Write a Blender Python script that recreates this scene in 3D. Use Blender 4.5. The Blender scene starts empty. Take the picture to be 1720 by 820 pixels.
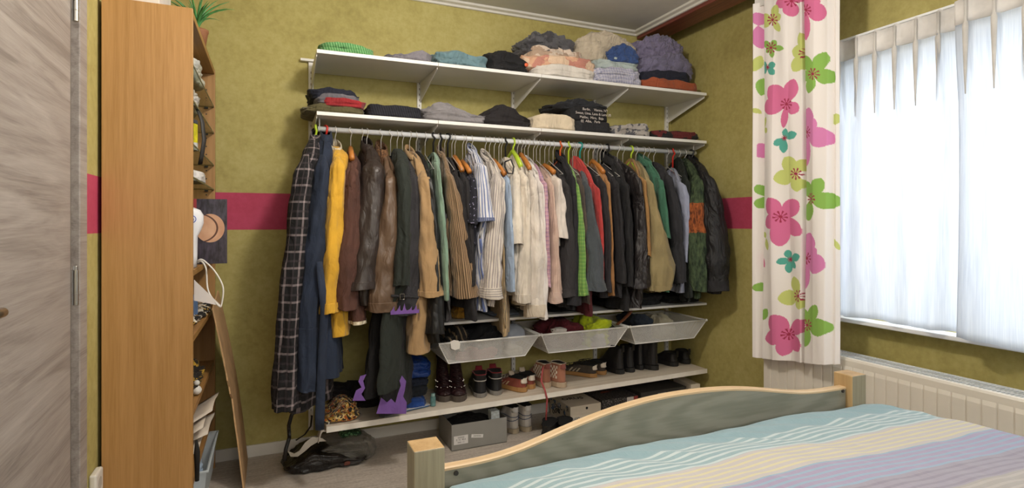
import bpy, bmesh, math, random
import numpy as np
from math import sin, cos, pi, sqrt, atan2, radians as R
from mathutils import Vector, Matrix, noise

sc = bpy.context.scene
COL = sc.collection
random.seed(7)

# ------------------------------------------------------------------ camera
F, HOR, HC = 931.0, 375.0, 1.22
YAW = math.atan(405 / 931); SY, CY = sin(YAW), cos(YAW)
cd = bpy.data.cameras.new('camera'); cam = bpy.data.objects.new('camera', cd); COL.objects.link(cam)
cam.location = (0, 0, HC); cam.rotation_euler = (pi / 2, 0, -YAW)
cd.sensor_width = 36; cd.lens = F / 1720 * 36; cd.shift_y = (HOR - 410) / 1720; cd.clip_start = .02
sc.camera = cam
# ------------------------------------------------------------------ world, lights, exposure
w = bpy.data.worlds.new('sky'); sc.world = w; w.use_nodes = True
w.node_tree.nodes['Background'].inputs[0].default_value = (.93, .965, 1, 1)
w.node_tree.nodes['Background'].inputs[1].default_value = 1.0
def light(name, kind, loc, energy, col, size, aim=None):
    l = bpy.data.lights.new(name, kind); l.energy = energy; l.color = col
    if kind == 'AREA':
        l.shape = 'RECTANGLE'; l.size, l.size_y = size
    else: l.shadow_soft_size = size
    o = bpy.data.objects.new(name, l); COL.objects.link(o); o.location = loc
    if aim is not None: o.rotation_euler = (Vector(aim) - Vector(loc)).to_track_quat('-Z', 'Y').to_euler()
    return o
light('ceiling_lamp_light', 'POINT', (.62, 1.5, 2.34), 47, (1, .93, .84), .09)
light('room_fill_light', 'AREA', (.9, -1.6, 2.05), 34, (1, .97, .93), (2.6, 1.0), (1.2, 3.0, .9))  # unseen soft fill added behind the camera to brighten the whole room
light('window_daylight', 'AREA', (3.3, .75, 1.55), 58, (.88, .95, 1), (2.3, 1.5), (1.5, .9, 1.3))
sc.view_settings.view_transform = 'Standard'; sc.view_settings.look = 'None'
sc.view_settings.exposure = .25; sc.view_settings.gamma = 1; sc.view_settings.use_curve_mapping = False
try:
    sc.cycles.max_bounces = 8; sc.cycles.transparent_max_bounces = 16; sc.cycles.caustics_reflective = False
    sc.cycles.caustics_refractive = False
except Exception: pass

def ray(u, v):
    a = (u - 860) / F; b = (HOR - v) / F
    return SY + a * CY, CY - a * SY, b
def at(u, v, X=None, Y=None, Z=None):
    """world point on the sight line of a reference measurement, at a known depth or height"""
    x, y, z = ray(u, v)
    t = X / x if X is not None else (Y / y if Y is not None else (Z - HC) / z)
    return Vector((x * t, y * t, HC + z * t))
def rat(u):
    x, y, _ = ray(u, 0); return x / y
def uvof(X, Y, Z):
    f = X * SY + Y * CY; a = (X * CY - Y * SY) / f; b = (Z - HC) / f
    return 860 + F * a, HOR - F * b

# ------------------------------------------------------------------ node helpers
def srgb(h):
    h = h.lstrip('#'); c = [int(h[i:i+2], 16) / 255 for i in (0, 2, 4)]
    return tuple(x / 12.92 if x <= .04045 else ((x + .055) / 1.055) ** 2.4 for x in c) + (1,)
class NT:
    def __init__(s, name):
        s.m = bpy.data.materials.new(name); s.m.use_nodes = True; s.t = s.m.node_tree; s.n = s.t.nodes
        s.bsdf = s.n['Principled BSDF']; s.out = s.n['Material Output']
    def link(s, a, b): s.t.links.new(a, b)
    def put(s, sock, val):
        if hasattr(val, 'links') or isinstance(val, bpy.types.NodeSocket): s.link(val, sock)
        else: sock.default_value = val
    def coord(s, kind='Object', scale=(1, 1, 1), rot=(0, 0, 0)):
        c = s.n.new('ShaderNodeTexCoord'); m = s.n.new('ShaderNodeMapping')
        m.inputs['Scale'].default_value = scale; m.inputs['Rotation'].default_value = rot
        s.link(c.outputs[kind], m.inputs[0]); return m.outputs[0]
    def noise(s, vec, scale, detail=3, rough=.55, dist=0):
        n = s.n.new('ShaderNodeTexNoise'); s.link(vec, n.inputs['Vector'])
        n.inputs['Scale'].default_value = scale; n.inputs['Detail'].default_value = detail
        n.inputs['Roughness'].default_value = rough; n.inputs['Distortion'].default_value = dist
        return n.outputs['Fac']
    def math(s, op, a, b=0.0, c=0.0):
        n = s.n.new('ShaderNodeMath'); n.operation = op
        for i, x in enumerate((a, b, c)):
            if i < len(n.inputs): s.put(n.inputs[i], x)
        return n.outputs[0]
    def ramp(s, fac, stops, const=False):
        n = s.n.new('ShaderNodeValToRGB'); s.put(n.inputs[0], fac)
        e = n.color_ramp.elements
        if const: n.color_ramp.interpolation = 'CONSTANT'
        while len(e) < len(stops): e.new(.5)
        for i, (p, c) in enumerate(stops): e[i].position = p; e[i].color = c
        return n.outputs[0]
    def mix(s, fac, a, b, mode='MIX'):
        n = s.n.new('ShaderNodeMix'); n.data_type = 'RGBA'; n.blend_type = mode
        s.put(n.inputs[0], fac); s.put(n.inputs[6], a); s.put(n.inputs[7], b); return n.outputs[2]
    def sep(s, vec):
        n = s.n.new('ShaderNodeSeparateXYZ'); s.link(vec, n.inputs[0]); return n.outputs
    def bump(s, h, strength=.3, dist=.01):
        n = s.n.new('ShaderNodeBump'); n.inputs['Strength'].default_value = strength
        n.inputs['Distance'].default_value = dist; s.link(h, n.inputs['Height'])
        s.link(n.outputs[0], s.bsdf.inputs['Normal'])
    def done(s, col=None, rough=.7, metal=0, **k):
        if col is not None: s.put(s.bsdf.inputs['Base Color'], col)
        s.put(s.bsdf.inputs['Roughness'], rough); s.bsdf.inputs['Metallic'].default_value = metal
        for a, b in k.items(): s.put(s.bsdf.inputs[a.replace('_', ' ')], b)
        return s.m
def sc_col(c, f): return (min(c[0]*f, 1), min(c[1]*f, 1), min(c[2]*f, 1), 1)
CACHE = {}
def plain(hexc, rough=.6, metal=0, vary=.08, scale=12, bump=.05, **k):
    key = ('p', hexc, rough, metal, vary, scale, bump, str(k))
    if key in CACHE: return CACHE[key]
    t = NT('paint_' + hexc[1:]); c = srgb(hexc); v = t.coord()
    n = t.noise(v, scale)
    col = t.ramp(n, [(.3, sc_col(c, 1 - vary)), (.7, sc_col(c, 1 + vary))])
    if bump: t.bump(t.noise(v, scale * 12, 2), bump, .002)
    CACHE[key] = t.done(col, rough, metal, **k); return CACHE[key]
def cloth(hexc, pat=None, cols=(), size=.02, rough=.85, wrinkle=.5, vary=.16, weave=900, sheen=.15, fold=True):
    key = ('c', hexc, pat, tuple(cols), size, rough, wrinkle)
    if key in CACHE: return CACHE[key]
    t = NT('fabric_' + hexc[1:]); c = srgb(hexc); lum = .3*c[0] + .6*c[1] + .1*c[2]; c = sc_col(c, .55 + .45 * min(1, lum / .16)); sheen = sheen if lum > .08 else .02; v = t.coord()
    uv = t.coord('UV'); S = t.sep(uv)
    n = t.noise(v, 9, 4)
    col = t.ramp(n, [(.3, sc_col(c, 1 - vary)), (.72, sc_col(c, 1 + vary))])
    def stripes(sock, period, duty, off=0.0):
        m = t.math('FRACT', t.math('ADD', t.math('DIVIDE', sock, period), off))
        return t.math('LESS_THAN', m, duty)
    if pat == 'stripe':
        for i, h in enumerate(cols): col = t.mix(stripes(S[0], size, .28, i / max(len(cols), 1)), col, srgb(h))
    elif pat == 'hstripe':
        for i, h in enumerate(cols): col = t.mix(stripes(S[1], size, .3, i / max(len(cols), 1)), col, srgb(h))
    elif pat == 'plaid':
        for i, h in enumerate(cols):
            a = stripes(S[0], size, .13, i * .43); b = stripes(S[1], size, .13, i * .43)
            col = t.mix(t.math('MULTIPLY', t.math('ADD', a, b), .48), col, srgb(h))
    elif pat == 'dots':
        vo = t.n.new('ShaderNodeTexVoronoi'); t.link(uv, vo.inputs['Vector']); vo.inputs['Scale'].default_value = 1 / size
        col = t.mix(t.math('LESS_THAN', vo.outputs['Distance'], .22), col, srgb(cols[0]))
    elif pat == 'blotch':
        for i, h in enumerate(cols):
            vv = t.coord('Object', (1, 1, 1), (i, i * 2, 1)); f = t.noise(vv, 1 / size, 2)
            col = t.mix(t.math('GREATER_THAN', f, .54), col, srgb(h))
    elif pat == 'leather':
        col = t.mix(t.noise(v, 14, 6, .7), sc_col(c, .62), sc_col(c, 1.35))
    wr = t.noise(t.coord('Object', (1, 1, .3)), 17, 3, .55, 1.1); wr = t.math('ADD', wr, t.math('MULTIPLY', t.math('ABSOLUTE', t.math('SUBTRACT', t.noise(t.coord('Object', (1, 1, .5)), 11, 2, .5, 1.5), .5)), 2.2))
    fine = t.noise(v, weave / 3, 1)
    h = t.math('ADD', t.math('MULTIPLY', wr, 1.0), t.math('MULTIPLY', fine, .06))
    t.bump(h, wrinkle, .016)
    CACHE[key] = t.done(col, rough, 0, Sheen_Weight=sheen); return CACHE[key]

def wood(hexc, dark, axis='z', scale=1.0, rough=.5, warp=.5, vary=1.0):
    t = NT('wood_' + hexc[1:])
    s = {'z': (26, 26, .9), 'x': (.9, 26, 26), 'y': (26, .9, 26)}[axis]
    v = t.coord('Object', tuple(a * scale for a in s))
    n = t.noise(v, 1.6, 5, .6, warp); f = t.noise(t.coord('Object', tuple(a * scale * 5 for a in s)), 2, 2)
    n = t.math('ADD', t.math('MULTIPLY', n, .7), t.math('MULTIPLY', f, .3))
    col = t.ramp(n, [(.36, srgb(dark)), (.64, srgb(hexc))])
    t.bump(n, .12, .002); return t.done(col, rough)

# ------------------------------------------------------------------ mesh helpers
class MB:
    def __init__(s): s.v = []; s.f = []; s.uv = []; s.mi = []
    def ring_loft(s, rings, cap=True, uvs=None, mi=0):
        b = len(s.v); n = len(rings[0]); L = 0
        arc = [0]
        for i in range(n): arc.append(arc[-1] + (Vector(rings[len(rings)//2][i]) - Vector(rings[len(rings)//2][(i+1) % n])).length)
        for r in rings: s.v += [tuple(p) for p in r]
        zs = [0]
        for k in range(1, len(rings)):
            zs.append(zs[-1] + (Vector(rings[k][0]) - Vector(rings[k-1][0])).length)
        for k in range(len(rings) - 1):
            for i in range(n):
                j = (i + 1) % n
                s.f.append((b + k*n + i, b + k*n + j, b + (k+1)*n + j, b + (k+1)*n + i)); s.mi.append(mi)
                s.uv.append(((arc[i], zs[k]), (arc[i+1], zs[k]), (arc[i+1], zs[k+1]), (arc[i], zs[k+1])))
        if cap:
            for k, rev in ((0, True), (len(rings) - 1, False)):
                idx = [b + k*n + i for i in range(n)]
                if rev: idx = idx[::-1]
                s.f.append(tuple(idx)); s.mi.append(mi); s.uv.append(tuple((s.v[q][0], s.v[q][1]) for q in idx))
        return s
    def tube(s, pts, r, n=8, cap=True, sq=1.0):
        pts = [Vector(p) for p in pts]; rings = []
        up = None
        for i, p in enumerate(pts):
            d = (pts[min(i+1, len(pts)-1)] - pts[max(i-1, 0)]).normalized()
            if up is None:
                up = Vector((0, 0, 1)) if abs(d.z) < .9 else Vector((0, 1, 0))
            a = d.cross(up).normalized(); up = a.cross(d).normalized()
            rr = r[i] if isinstance(r, (list, tuple)) else r
            rings.append([p + (a * cos(2*pi*k/n) + up * sin(2*pi*k/n) * sq) * rr for k in range(n)])
        return s.ring_loft(rings, cap)
    def box(s, x0, x1, y0, y1, z0, z1, mi=0):
        b = len(s.v)
        s.v += [(x, y, z) for z in (z0, z1) for x, y in ((x0, y0), (x1, y0), (x1, y1), (x0, y1))]
        for f in ((0,3,2,1),(4,5,6,7),(0,1,5,4),(1,2,6,5),(2,3,7,6),(3,0,4,7)):
            s.f.append(tuple(b + i for i in f)); s.mi.append(mi)
            P = [s.v[b+i] for i in f]
            dx = max(p[0] for p in P) - min(p[0] for p in P); dy = max(p[1] for p in P) - min(p[1] for p in P)
            s.uv.append(tuple(((p[1], p[2]) if dx < 1e-6 else ((p[0], p[2]) if dy < 1e-6 else (p[0], p[1]))) for p in P))
        return s
    def poly_prism(s, pts, y0, y1, axis='y', mi=0):
        """extrude a 2-D outline (x,z) along y, (x,y) along z or (y,z) along x"""
        b = len(s.v); n = len(pts)
        mk = {'y': lambda p, d: (p[0], d, p[1]), 'z': lambda p, d: (p[0], p[1], d), 'x': lambda p, d: (d, p[0], p[1])}[axis]
        for d in (y0, y1): s.v += [mk(p, d) for p in pts]
        F_ = [tuple(range(b, b + n)), tuple(range(b + 2*n - 1, b + n - 1, -1))]
        F_ += [(b + i, b + n + i, b + n + (i+1) % n, b + (i+1) % n) for i in range(n)]
        for f in F_:
            s.f.append(f); s.mi.append(mi); s.uv.append(tuple((s.v[q][0] + s.v[q][1], s.v[q][2]) for q in f))
        return s
    def grid(s, fn, nu, nv, uvfn=None, mi=0, thick=None):
        b = len(s.v)
        for j in range(nv + 1):
            for i in range(nu + 1): s.v.append(tuple(fn(i / nu, j / nv)))
        for j in range(nv):
            for i in range(nu):
                q = (b + j*(nu+1) + i, b + j*(nu+1) + i + 1, b + (j+1)*(nu+1) + i + 1, b + (j+1)*(nu+1) + i)
                s.f.append(q); s.mi.append(mi)
                c = ((i/nu, j/nv), ((i+1)/nu, j/nv), ((i+1)/nu, (j+1)/nv), (i/nu, (j+1)/nv))
                s.uv.append(tuple(uvfn(*x) if uvfn else x for x in c))
        return s
    def sphere(s, c, r, n=12, m=8, sx=1, sy=1, sz=1, fn=None):
        rings = []
        for k in range(m + 1):
            th = pi * (k + .02) / (m + .04)
            rings.append([Vector((c[0] + r*sx*sin(th)*cos(2*pi*i/n), c[1] + r*sy*sin(th)*sin(2*pi*i/n), c[2] - r*sz*cos(th))) for i in range(n)])
        if fn: rings = [[fn(p) for p in q] for q in rings]
        return s.ring_loft(rings)
    def cyl(s, c, r, h, n=16, r2=None):
        r2 = r if r2 is None else r2
        return s.ring_loft([[(c[0] + q*cos(2*pi*i/n), c[1] + q*sin(2*pi*i/n), c[2] + z) for i in range(n)] for q, z in ((r, 0), (r2, h))])

ORG = {}
def setp(o, label=None, cat=None, group=None, kind=None):
    if label: o['label'] = label
    if cat: o['category'] = cat
    if group: o['group'] = group
    if kind: o['kind'] = kind
    return o
def obj(name, mb, m, parent=None, org=None, smooth=False, bevel=0, bseg=2, thick=0, sub=0, label=None, tri=False):
    if parent is not None: org = ORG[parent.name]
    if org is None: org = Vector((0, 0, 0))
    org = Vector(org)
    me = bpy.data.meshes.new(name)
    if isinstance(mb, MB):
        me.from_pydata([(p[0]-org.x, p[1]-org.y, p[2]-org.z) for p in mb.v], [], mb.f)
        uvl = me.uv_layers.new(name='UVMap')
        flat = [c for f in mb.uv for q in f for c in q]
        if len(flat) == len(uvl.data) * 2: uvl.data.foreach_set('uv', flat)
        ms = m if isinstance(m, (list, tuple)) else [m]
        for x in ms: me.materials.append(x)
        if len(ms) > 1: me.polygons.foreach_set('material_index', mb.mi)
    if smooth: me.shade_smooth()
    me.update()
    o = bpy.data.objects.new(name, me); COL.objects.link(o)
    if parent is not None: o.parent = parent
    else: o.location = org
    ORG[o.name] = org
    if thick:
        md = o.modifiers.new('solid', 'SOLIDIFY'); md.thickness = thick; md.offset = 0
    if bevel:
        md = o.modifiers.new('bevel', 'BEVEL'); md.width = bevel; md.segments = bseg; md.limit_method = 'ANGLE'; md.angle_limit = R(40)
    if sub:
        md = o.modifiers.new('sub', 'SUBSURF'); md.levels = sub; md.render_levels = sub
    if label: o['label'] = label
    return o
def thing(name, label, cat, loc=(0, 0, 0), rotz=0, group=None, local=False):
    o = bpy.data.objects.new(name, None); COL.objects.link(o); o.location = loc
    o.rotation_euler = (0, 0, rotz); o.empty_display_size = .05
    ORG[o.name] = Vector((0, 0, 0)) if local else Vector(loc)
    return setp(o, label, cat, group)
def struct(name, mb, m, parent=None, **k):
    o = obj(name, mb, m, parent, **k)
    if parent is None: o['kind'] = 'structure'
    return o
def text_mesh(txt, size, thick=.0004, font=None):
    cu = bpy.data.curves.new('t', 'FONT'); cu.body = txt; cu.size = size; cu.extrude = thick; cu.align_x = 'CENTER'; cu.align_y = 'CENTER'
    to = bpy.data.objects.new('t', cu); COL.objects.link(to)
    dg = bpy.context.evaluated_depsgraph_get(); dg.update()
    me = bpy.data.meshes.new_from_object(to.evaluated_get(dg)); bpy.data.objects.remove(to); return me
def text(name, txt, size, loc, rot, m, parent, label=None):
    me = text_mesh(txt, size); me.materials.clear(); me.materials.append(m)
    o = bpy.data.objects.new(name, me); COL.objects.link(o); o.parent = parent
    o.location = Vector(loc) - ORG[parent.name]; o.rotation_euler = rot; ORG[o.name] = ORG[parent.name]
    if label: o['label'] = label
    return o
def copy_tree(o, parent=None):
    c = o.copy(); COL.objects.link(c); c.parent = parent; ORG[c.name] = ORG[o.name]
    for ch in list(o.children): copy_tree(ch, c)
    return c

# ------------------------------------------------------------------ materials of the room
def wall_mat():
    t = NT('sponged_paint'); v = t.coord()
    a = t.noise(v, 3.2, 5, .65, .4); b = t.noise(v, 38, 3, .6)
    n = t.math('ADD', t.math('MULTIPLY', a, .6), t.math('MULTIPLY', b, .4))
    base = t.ramp(n, [(.34, srgb('#a09456')), (.5, srgb('#b0a463')), (.66, srgb('#bbb173'))])
    red = t.ramp(n, [(.34, srgb('#b03a56')), (.66, srgb('#c24a69'))])
    z = t.sep(v)[2]
    band = t.math('MULTIPLY', t.math('GREATER_THAN', z, 1.186), t.math('LESS_THAN', z, 1.378))
    t.bump(b, .12, .002)
    return t.done(t.mix(band, base, red), .8)
WALL = wall_mat()
def floor_mat():
    t = NT('pale_laminate'); v = t.coord('Object', (2, 22, 1)); n = t.noise(v, 3, 5, .65, .3)
    n2 = t.noise(t.coord(), 70, 2)
    col = t.ramp(t.math('ADD', t.math('MULTIPLY', n, .6), t.math('MULTIPLY', n2, .4)), [(.35, srgb('#a3988c')), (.65, srgb('#c9bfb4'))])
    return t.done(col, .55)
WHITE = plain('#dcd8d0', .5, vary=.03); CEIL = plain('#d8d5d0', .8, vary=.03)
SHELFW = plain('#e2e0dc', .45, vary=.02)
BROWN = wood('#84463a', '#5c2c24', 'y', rough=.4)

XR, YB, XL = 2.64, 3.2, -.535
ZC = 2.55
# ---- shell
struct('floor', MB().box(XL - .1, XR + .1, -2.2, YB + .1, -.06, 0), floor_mat())
struct('wall_back', MB().box(XL - .1, XR + .1, YB, YB + .1, 0, 2.75), WALL)
# right wall with window opening
WY0, WY1, WZ0, WZ1 = -.45, 1.9, .76, 1.99
struct('wall_right', MB().box(XR, XR + .22, -2.2, YB, 0, WZ0).box(XR, XR + .22, -2.2, YB, WZ1, 2.75)
       .box(XR, XR + .22, -2.2, WY0, WZ0, WZ1).box(XR, XR + .22, WY1, YB, WZ0, WZ1), WALL)
struct('wall_left', MB().box(XL - .1, XL, 2.06, YB, 0, 2.75).box(XL - .1, XL, .9, 2.06, 2.15, 2.75).box(XL - .1, XL, -2.2, .9, 0, 2.75), WALL)
struct('wall_front', MB().box(XL - .1, XR + .1, -2.3, -2.2, 0, 2.75), plain('#cfcaa0', .8))
struct('ceiling', MB().box(XL - .1, 2.34, -2.2, YB, ZC, ZC + .12).box(2.34, XR + .1, -2.2, YB, 2.66, 2.75), CEIL)
struct('baseboard_back', MB().box(XL, XR, YB - .014, YB, 0, .062), WHITE, bevel=.003)
struct('baseboard_right', MB().box(XR - .014, XR, -2, YB - .014, 0, .062), WHITE, bevel=.003)
def cornice(name, prof, a0, a1, axis):
    return struct(name, MB().poly_prism(prof, a0, a1, axis), WHITE, bevel=.002)
cornice('trim_1', [(YB - .001, 2.52), (YB - .012, 2.522), (YB - .016, 2.533), (YB - .036, 2.538), (YB - .042, ZC - .0005), (YB - .001, ZC - .0005)], XL, 2.34, 'x')
cornice('trim_2', [(2.339, 2.52), (2.327, 2.522), (2.322, 2.533), (2.30, 2.538), (2.295, ZC - .0005), (2.339, ZC - .0005)], -2.1, YB - .001, 'y')
struct('trim_3', MB().box(2.34, 2.505, -2.1, YB - .002, 2.5, ZC + .1), BROWN, bevel=.004)
# ---- door
DW = None
def door_mat():
    t = NT('grey_oak_door'); v = t.coord('Object', (20, 1.1, 13)); n = t.noise(v, 1.5, 5, .6, 1.2)
    f = t.noise(t.coord('Object', (80, 5, 190)), 1.5, 3)
    n = t.math('ADD', t.math('MULTIPLY', n, .72), t.math('MULTIPLY', f, .28))
    t.bump(n, .1, .002)
    return t.done(t.ramp(n, [(.34, srgb('#7f7670')), (.5, srgb('#9b928b')), (.66, srgb('#aca49d'))]), .5)
DM = door_mat()
STEEL = plain('#a9a49a', .3, 1.0, vary=.05); DARKM = plain('#332f2c', .6)
dr = thing('door_1', 'grey oak grained flush door standing slightly ajar at the left edge', 'door', (XL + .012, 1.957, 0), R(2), local=True); dr['kind'] = 'structure'
del dr['category']
obj('door_leaf', MB().box(-.04, 0, -.80, -.010, .01, 2.08), DM, dr, bevel=.002)
for z in (1.985, 1.05, .2):
    zz = {1.985: 1.80, 1.05: .985, .2: .15}[z]
    h = obj('hinge', MB().cyl((.008, .004, zz), .0075, .10, 12).cyl((.008, .004, zz + .1), .0045, .012, 10).cyl((.008, .004, zz + .031), .0085, .003, 12).cyl((.008, .004, zz + .066), .0085, .003, 12), STEEL, dr, smooth=False, bevel=.0008)
hd = obj('door_handle', MB().tube([(0, -.745, 1.06), (.05, -.745, 1.06), (.056, -.735, 1.06), (.058, -.71, 1.06), (.058, -.685, 1.06)], .009, 12), STEEL, dr, smooth=True)
obj('rose', MB().tube([(0, -.745, 1.06), (.008, -.745, 1.06)], .026, 20), STEEL, hd)
struct('trim_4', MB().box(XL - .06, XL + .018, 2.012, 2.082, 0, 2.12).box(XL - .06, XL + .018, 1.0, 2.082, 2.12, 2.19), DM, bevel=.003)
struct('trim_7', MB().box(XL - .1, XL - .004, 1.962, 2.0115, 0, 2.12), plain('#6e655d', .5))
so = thing('wall_socket', 'cream wall socket low on the strip between door and bookcase', 'socket', (XL, 2.2, .37))
obj('cover_plate', MB().box(XL + .0005, XL + .022, 2.163, 2.243, .33, .41), WHITE, so, bevel=.006)
obj('socket_hole', MB().tube([(XL + .0225, 2.203, .37), (XL + .0228, 2.203, .37)], .02, 20), plain('#b9b4aa'), so)

# ---- window
FR = plain('#eef0f2', .4, vary=.01)
wn = struct('window_1', MB().box(XR + .08, XR + .14, WY0, WY1, WZ0, WZ0 + .06).box(XR + .08, XR + .14, WY0, WY1, WZ1 - .06, WZ1)
    .box(XR + .08, XR + .14, WY0, WY0 + .06, WZ0, WZ1).box(XR + .08, XR + .14, WY1 - .06, WY1, WZ0, WZ1), FR, bevel=.004)
tg = NT('window_glass'); mx = tg.n.new('ShaderNodeMixShader'); tr = tg.n.new('ShaderNodeBsdfTransparent'); gl = tg.n.new('ShaderNodeBsdfGlossy')
gl.inputs['Roughness'].default_value = .02; mx.inputs[0].default_value = .06
tg.link(tr.outputs[0], mx.inputs[1]); tg.link(gl.outputs[0], mx.inputs[2]); tg.link(mx.outputs[0], tg.out.inputs[0]); GLASS = tg.m
for y in (.33, 1.12):
    obj('mullion', MB().box(XR + .082, XR + .138, y - .035, y + .035, WZ0 + .06, WZ1 - .06), FR, wn, bevel=.003)
for a, b in ((WY0 + .06, .295), (.365, 1.085), (1.155, WY1 - .06)):
    obj('pane', MB().box(XR + .106, XR + .112, a, b, WZ0 + .06, WZ1 - .06), GLASS, wn)
struct('trim_5', MB().box(2.557, XR + .1, WY0 - .06, WY1 + .04, WZ0 - .022, WZ0 - .001), plain('#e9e9ea', .3, vary=.02), bevel=.005)
struct('trim_6', MB().box(XR, XR + .2, WY0, WY1, WZ1 - .001, WZ1 + .001), WHITE)

# ---- radiator
RW = plain('#ded7cb', .35, vary=.02)
rd = thing('panel_radiator', 'cream panel radiator with vertical ribs under the window', 'radiator', (2.5, .9, 0))
RY0, RY1, RZ0, RZ1 = -.55, 2.2, .1, .598
pts = []; y = RY0
prof = [(2.436, RY0)]
n = int((RY1 - RY0) / .05)
mb = MB()
def rib(v):   # depth of the ribbed face at a fraction of one pitch
    return .0055 if .08 < v < .92 else 0
cols = []
for k in range(n):
    for v in (0, .035, .10, .5, .90, .965): cols.append((RY0 + (k + v) * .05, rib(v)))
rows = [(RZ0, 0), (RZ0 + .035, 0), (RZ0 + .05, 1), (RZ1 - .055, 1), (RZ1 - .038, 0), (RZ1 - .012, 0), (RZ1 - .003, -.6), (RZ1, -1.4)]
b0 = 0
for z, a in rows:
    for yy, d in cols: mb.v.append((2.43 - (d if a == 1 else 0) + (0 if a >= 0 else -a * .008) + .009, yy, z))
nc = len(cols)
for j in range(len(rows) - 1):
    for i in range(nc - 1):
        q = (j*nc + i, (j+1)*nc + i, (j+1)*nc + i + 1, j*nc + i + 1)
        mb.f.append(q); mb.mi.append(0); mb.uv.append(((0, 0),) * 4)
obj('front_panel', mb, RW, rd, thick=.002)
obj('back_panel', MB().box(2.56, 2.575, RY0, RY1, RZ0, RZ1 - .01), RW, rd, bevel=.003)
obj('end_cap', MB().box(2.44, 2.575, RY1 - .02, RY1 + .004, RZ0, RZ1 - .004), RW, rd, bevel=.004)
gm = MB()
y = RY0
while y < RY1 - .02:
    gm.box(2.452, 2.566, y, y + .006, RZ1 - .012, RZ1 - .004); y += .014
gm.box(2.45, 2.456, RY0, RY1, RZ1 - .013, RZ1 - .001).box(2.505, 2.511, RY0, RY1, RZ1 - .013, RZ1 - .002).box(2.564, 2.57, RY0, RY1, RZ1 - .013, RZ1 - .001)
obj('top_grille', gm, plain('#d9dde0', .35), rd)['kind'] = 'stuff'
# bottom of the radiator stands on brackets
obj('bracket', MB().box(2.575, XR - .0005, 1.9, 1.94, .12, .5), RW, rd)
obj('bracket', MB().box(2.575, XR - .0005, 1.0, 1.04, .12, .5), RW, rd)

# ---- sheer curtains
def sheer_mat():
    t = NT('sheer_voile')
    tl = t.n.new('ShaderNodeBsdfTranslucent'); df = t.n.new('ShaderNodeBsdfDiffuse'); tp = t.n.new('ShaderNodeBsdfTransparent')
    S = t.sep(t.coord('UV')); f = t.noise(t.coord('UV', (260, 6, 1)), 1, 2)
    c = t.ramp(f, [(.3, (.70, .73, .78, 1)), (.7, (.82, .84, .87, 1))])
    t.link(c, tl.inputs[0]); t.link(c, df.inputs[0])
    m1 = t.n.new('ShaderNodeMixShader'); m1.inputs[0].default_value = .4
    t.link(tl.outputs[0], m1.inputs[1]); t.link(df.outputs[0], m1.inputs[2])
    m2 = t.n.new('ShaderNodeMixShader'); m2.inputs[0].default_value = .10
    t.link(m1.outputs[0], m2.inputs[1]); t.link(tp.outputs[0], m2.inputs[2]); t.link(m2.outputs[0], t.out.inputs[0])
    return t.m
SH = sheer_mat(); PLM = cloth('#cfcbc6', wrinkle=.1)
def sheer(label, x0, ya, yb, zb, seed, pitch=.082, loc=None):
    o = thing('sheer_curtain', label, 'curtain', (x0, (ya + yb) / 2, zb), group=None)
    npl = max(2, round((yb - ya) / pitch)); rnd = random.Random(seed); ph = [rnd.uniform(-.5, .5) for _ in range(npl + 2)]
    def f(s, q):
        y = ya + s * (yb - ya); z = zb + (2.0 - zb) * q
        k = s * npl; i = int(k); fr = k - i
        top = max(0, (q - .75) / .25)
        pin = math.exp(-((fr - .5) / .10) ** 2) * .024 * top ** .5
        fold = (sin(2*pi*k*.5 + ph[0]*2) * .014 + sin(2*pi*k*.27 + ph[1] * 5) * .010 + sin(2*pi*k*.93 + ph[2] * 5 + q) * .006) * (1 - .8 * top)
        return (x0 - pin + fold, y + .01 * sin(k * 1.3 + 3 * q) * (1 - top), z + .004 * sin(k * 1.7) * (1 - q))
    obj('voile', MB().grid(f, npl * 14, 36, lambda s, q: (s * (yb - ya), q * 1.2)), SH, o, smooth=True, thick=.0006)
    def hf(s, q):
        k = s * npl; fr = k - int(k)
        return (x0 - .002 - math.exp(-((fr - .5) / .09) ** 2) * .016, ya + s * (yb - ya), 2.0 + q * .094 + .004 * abs(sin(k * pi)) * q)
    for k in range(npl):
        yy = ya + (k + .5) / npl * (yb - ya); xx = x0 - .02
        obj('pleat', MB().ring_loft([[(xx + rx * cos(a), yy + ry * sin(a), z) for a in [2*pi*i/8 for i in range(8)]] for z, rx, ry in ((2.09, .004, .006), (2.005, .004, .005), (1.985, .010, .011), (1.93, .009, .010), (1.80, .006, .005), (1.72, .002, .002))]), PLM, o, smooth=True)
    obj('header_tape', MB().grid(hf, npl * 14, 3), HEAD, o, smooth=True, thick=.002)
    return o
HEAD = cloth('#e3dfdc', wrinkle=.1)
sheer('left sheer white voile curtain with pinched pleats hanging at the window', 2.535, 1.26, 1.87, .775, 1)
sheer('sheer white voile panel overlapping in front at the right edge', 2.478, .2, 1.31, .765, 5, .092)
obj_ = obj('curtain_rail', MB().box(2.525, 2.56, WY0 - .05, 1.88, 2.0955, 2.106), FR, None, (2.55, .7, 2.097), bevel=.002)
setp(obj_, 'slim white curtain rail above the sheer window curtains', 'curtain rail')

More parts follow.
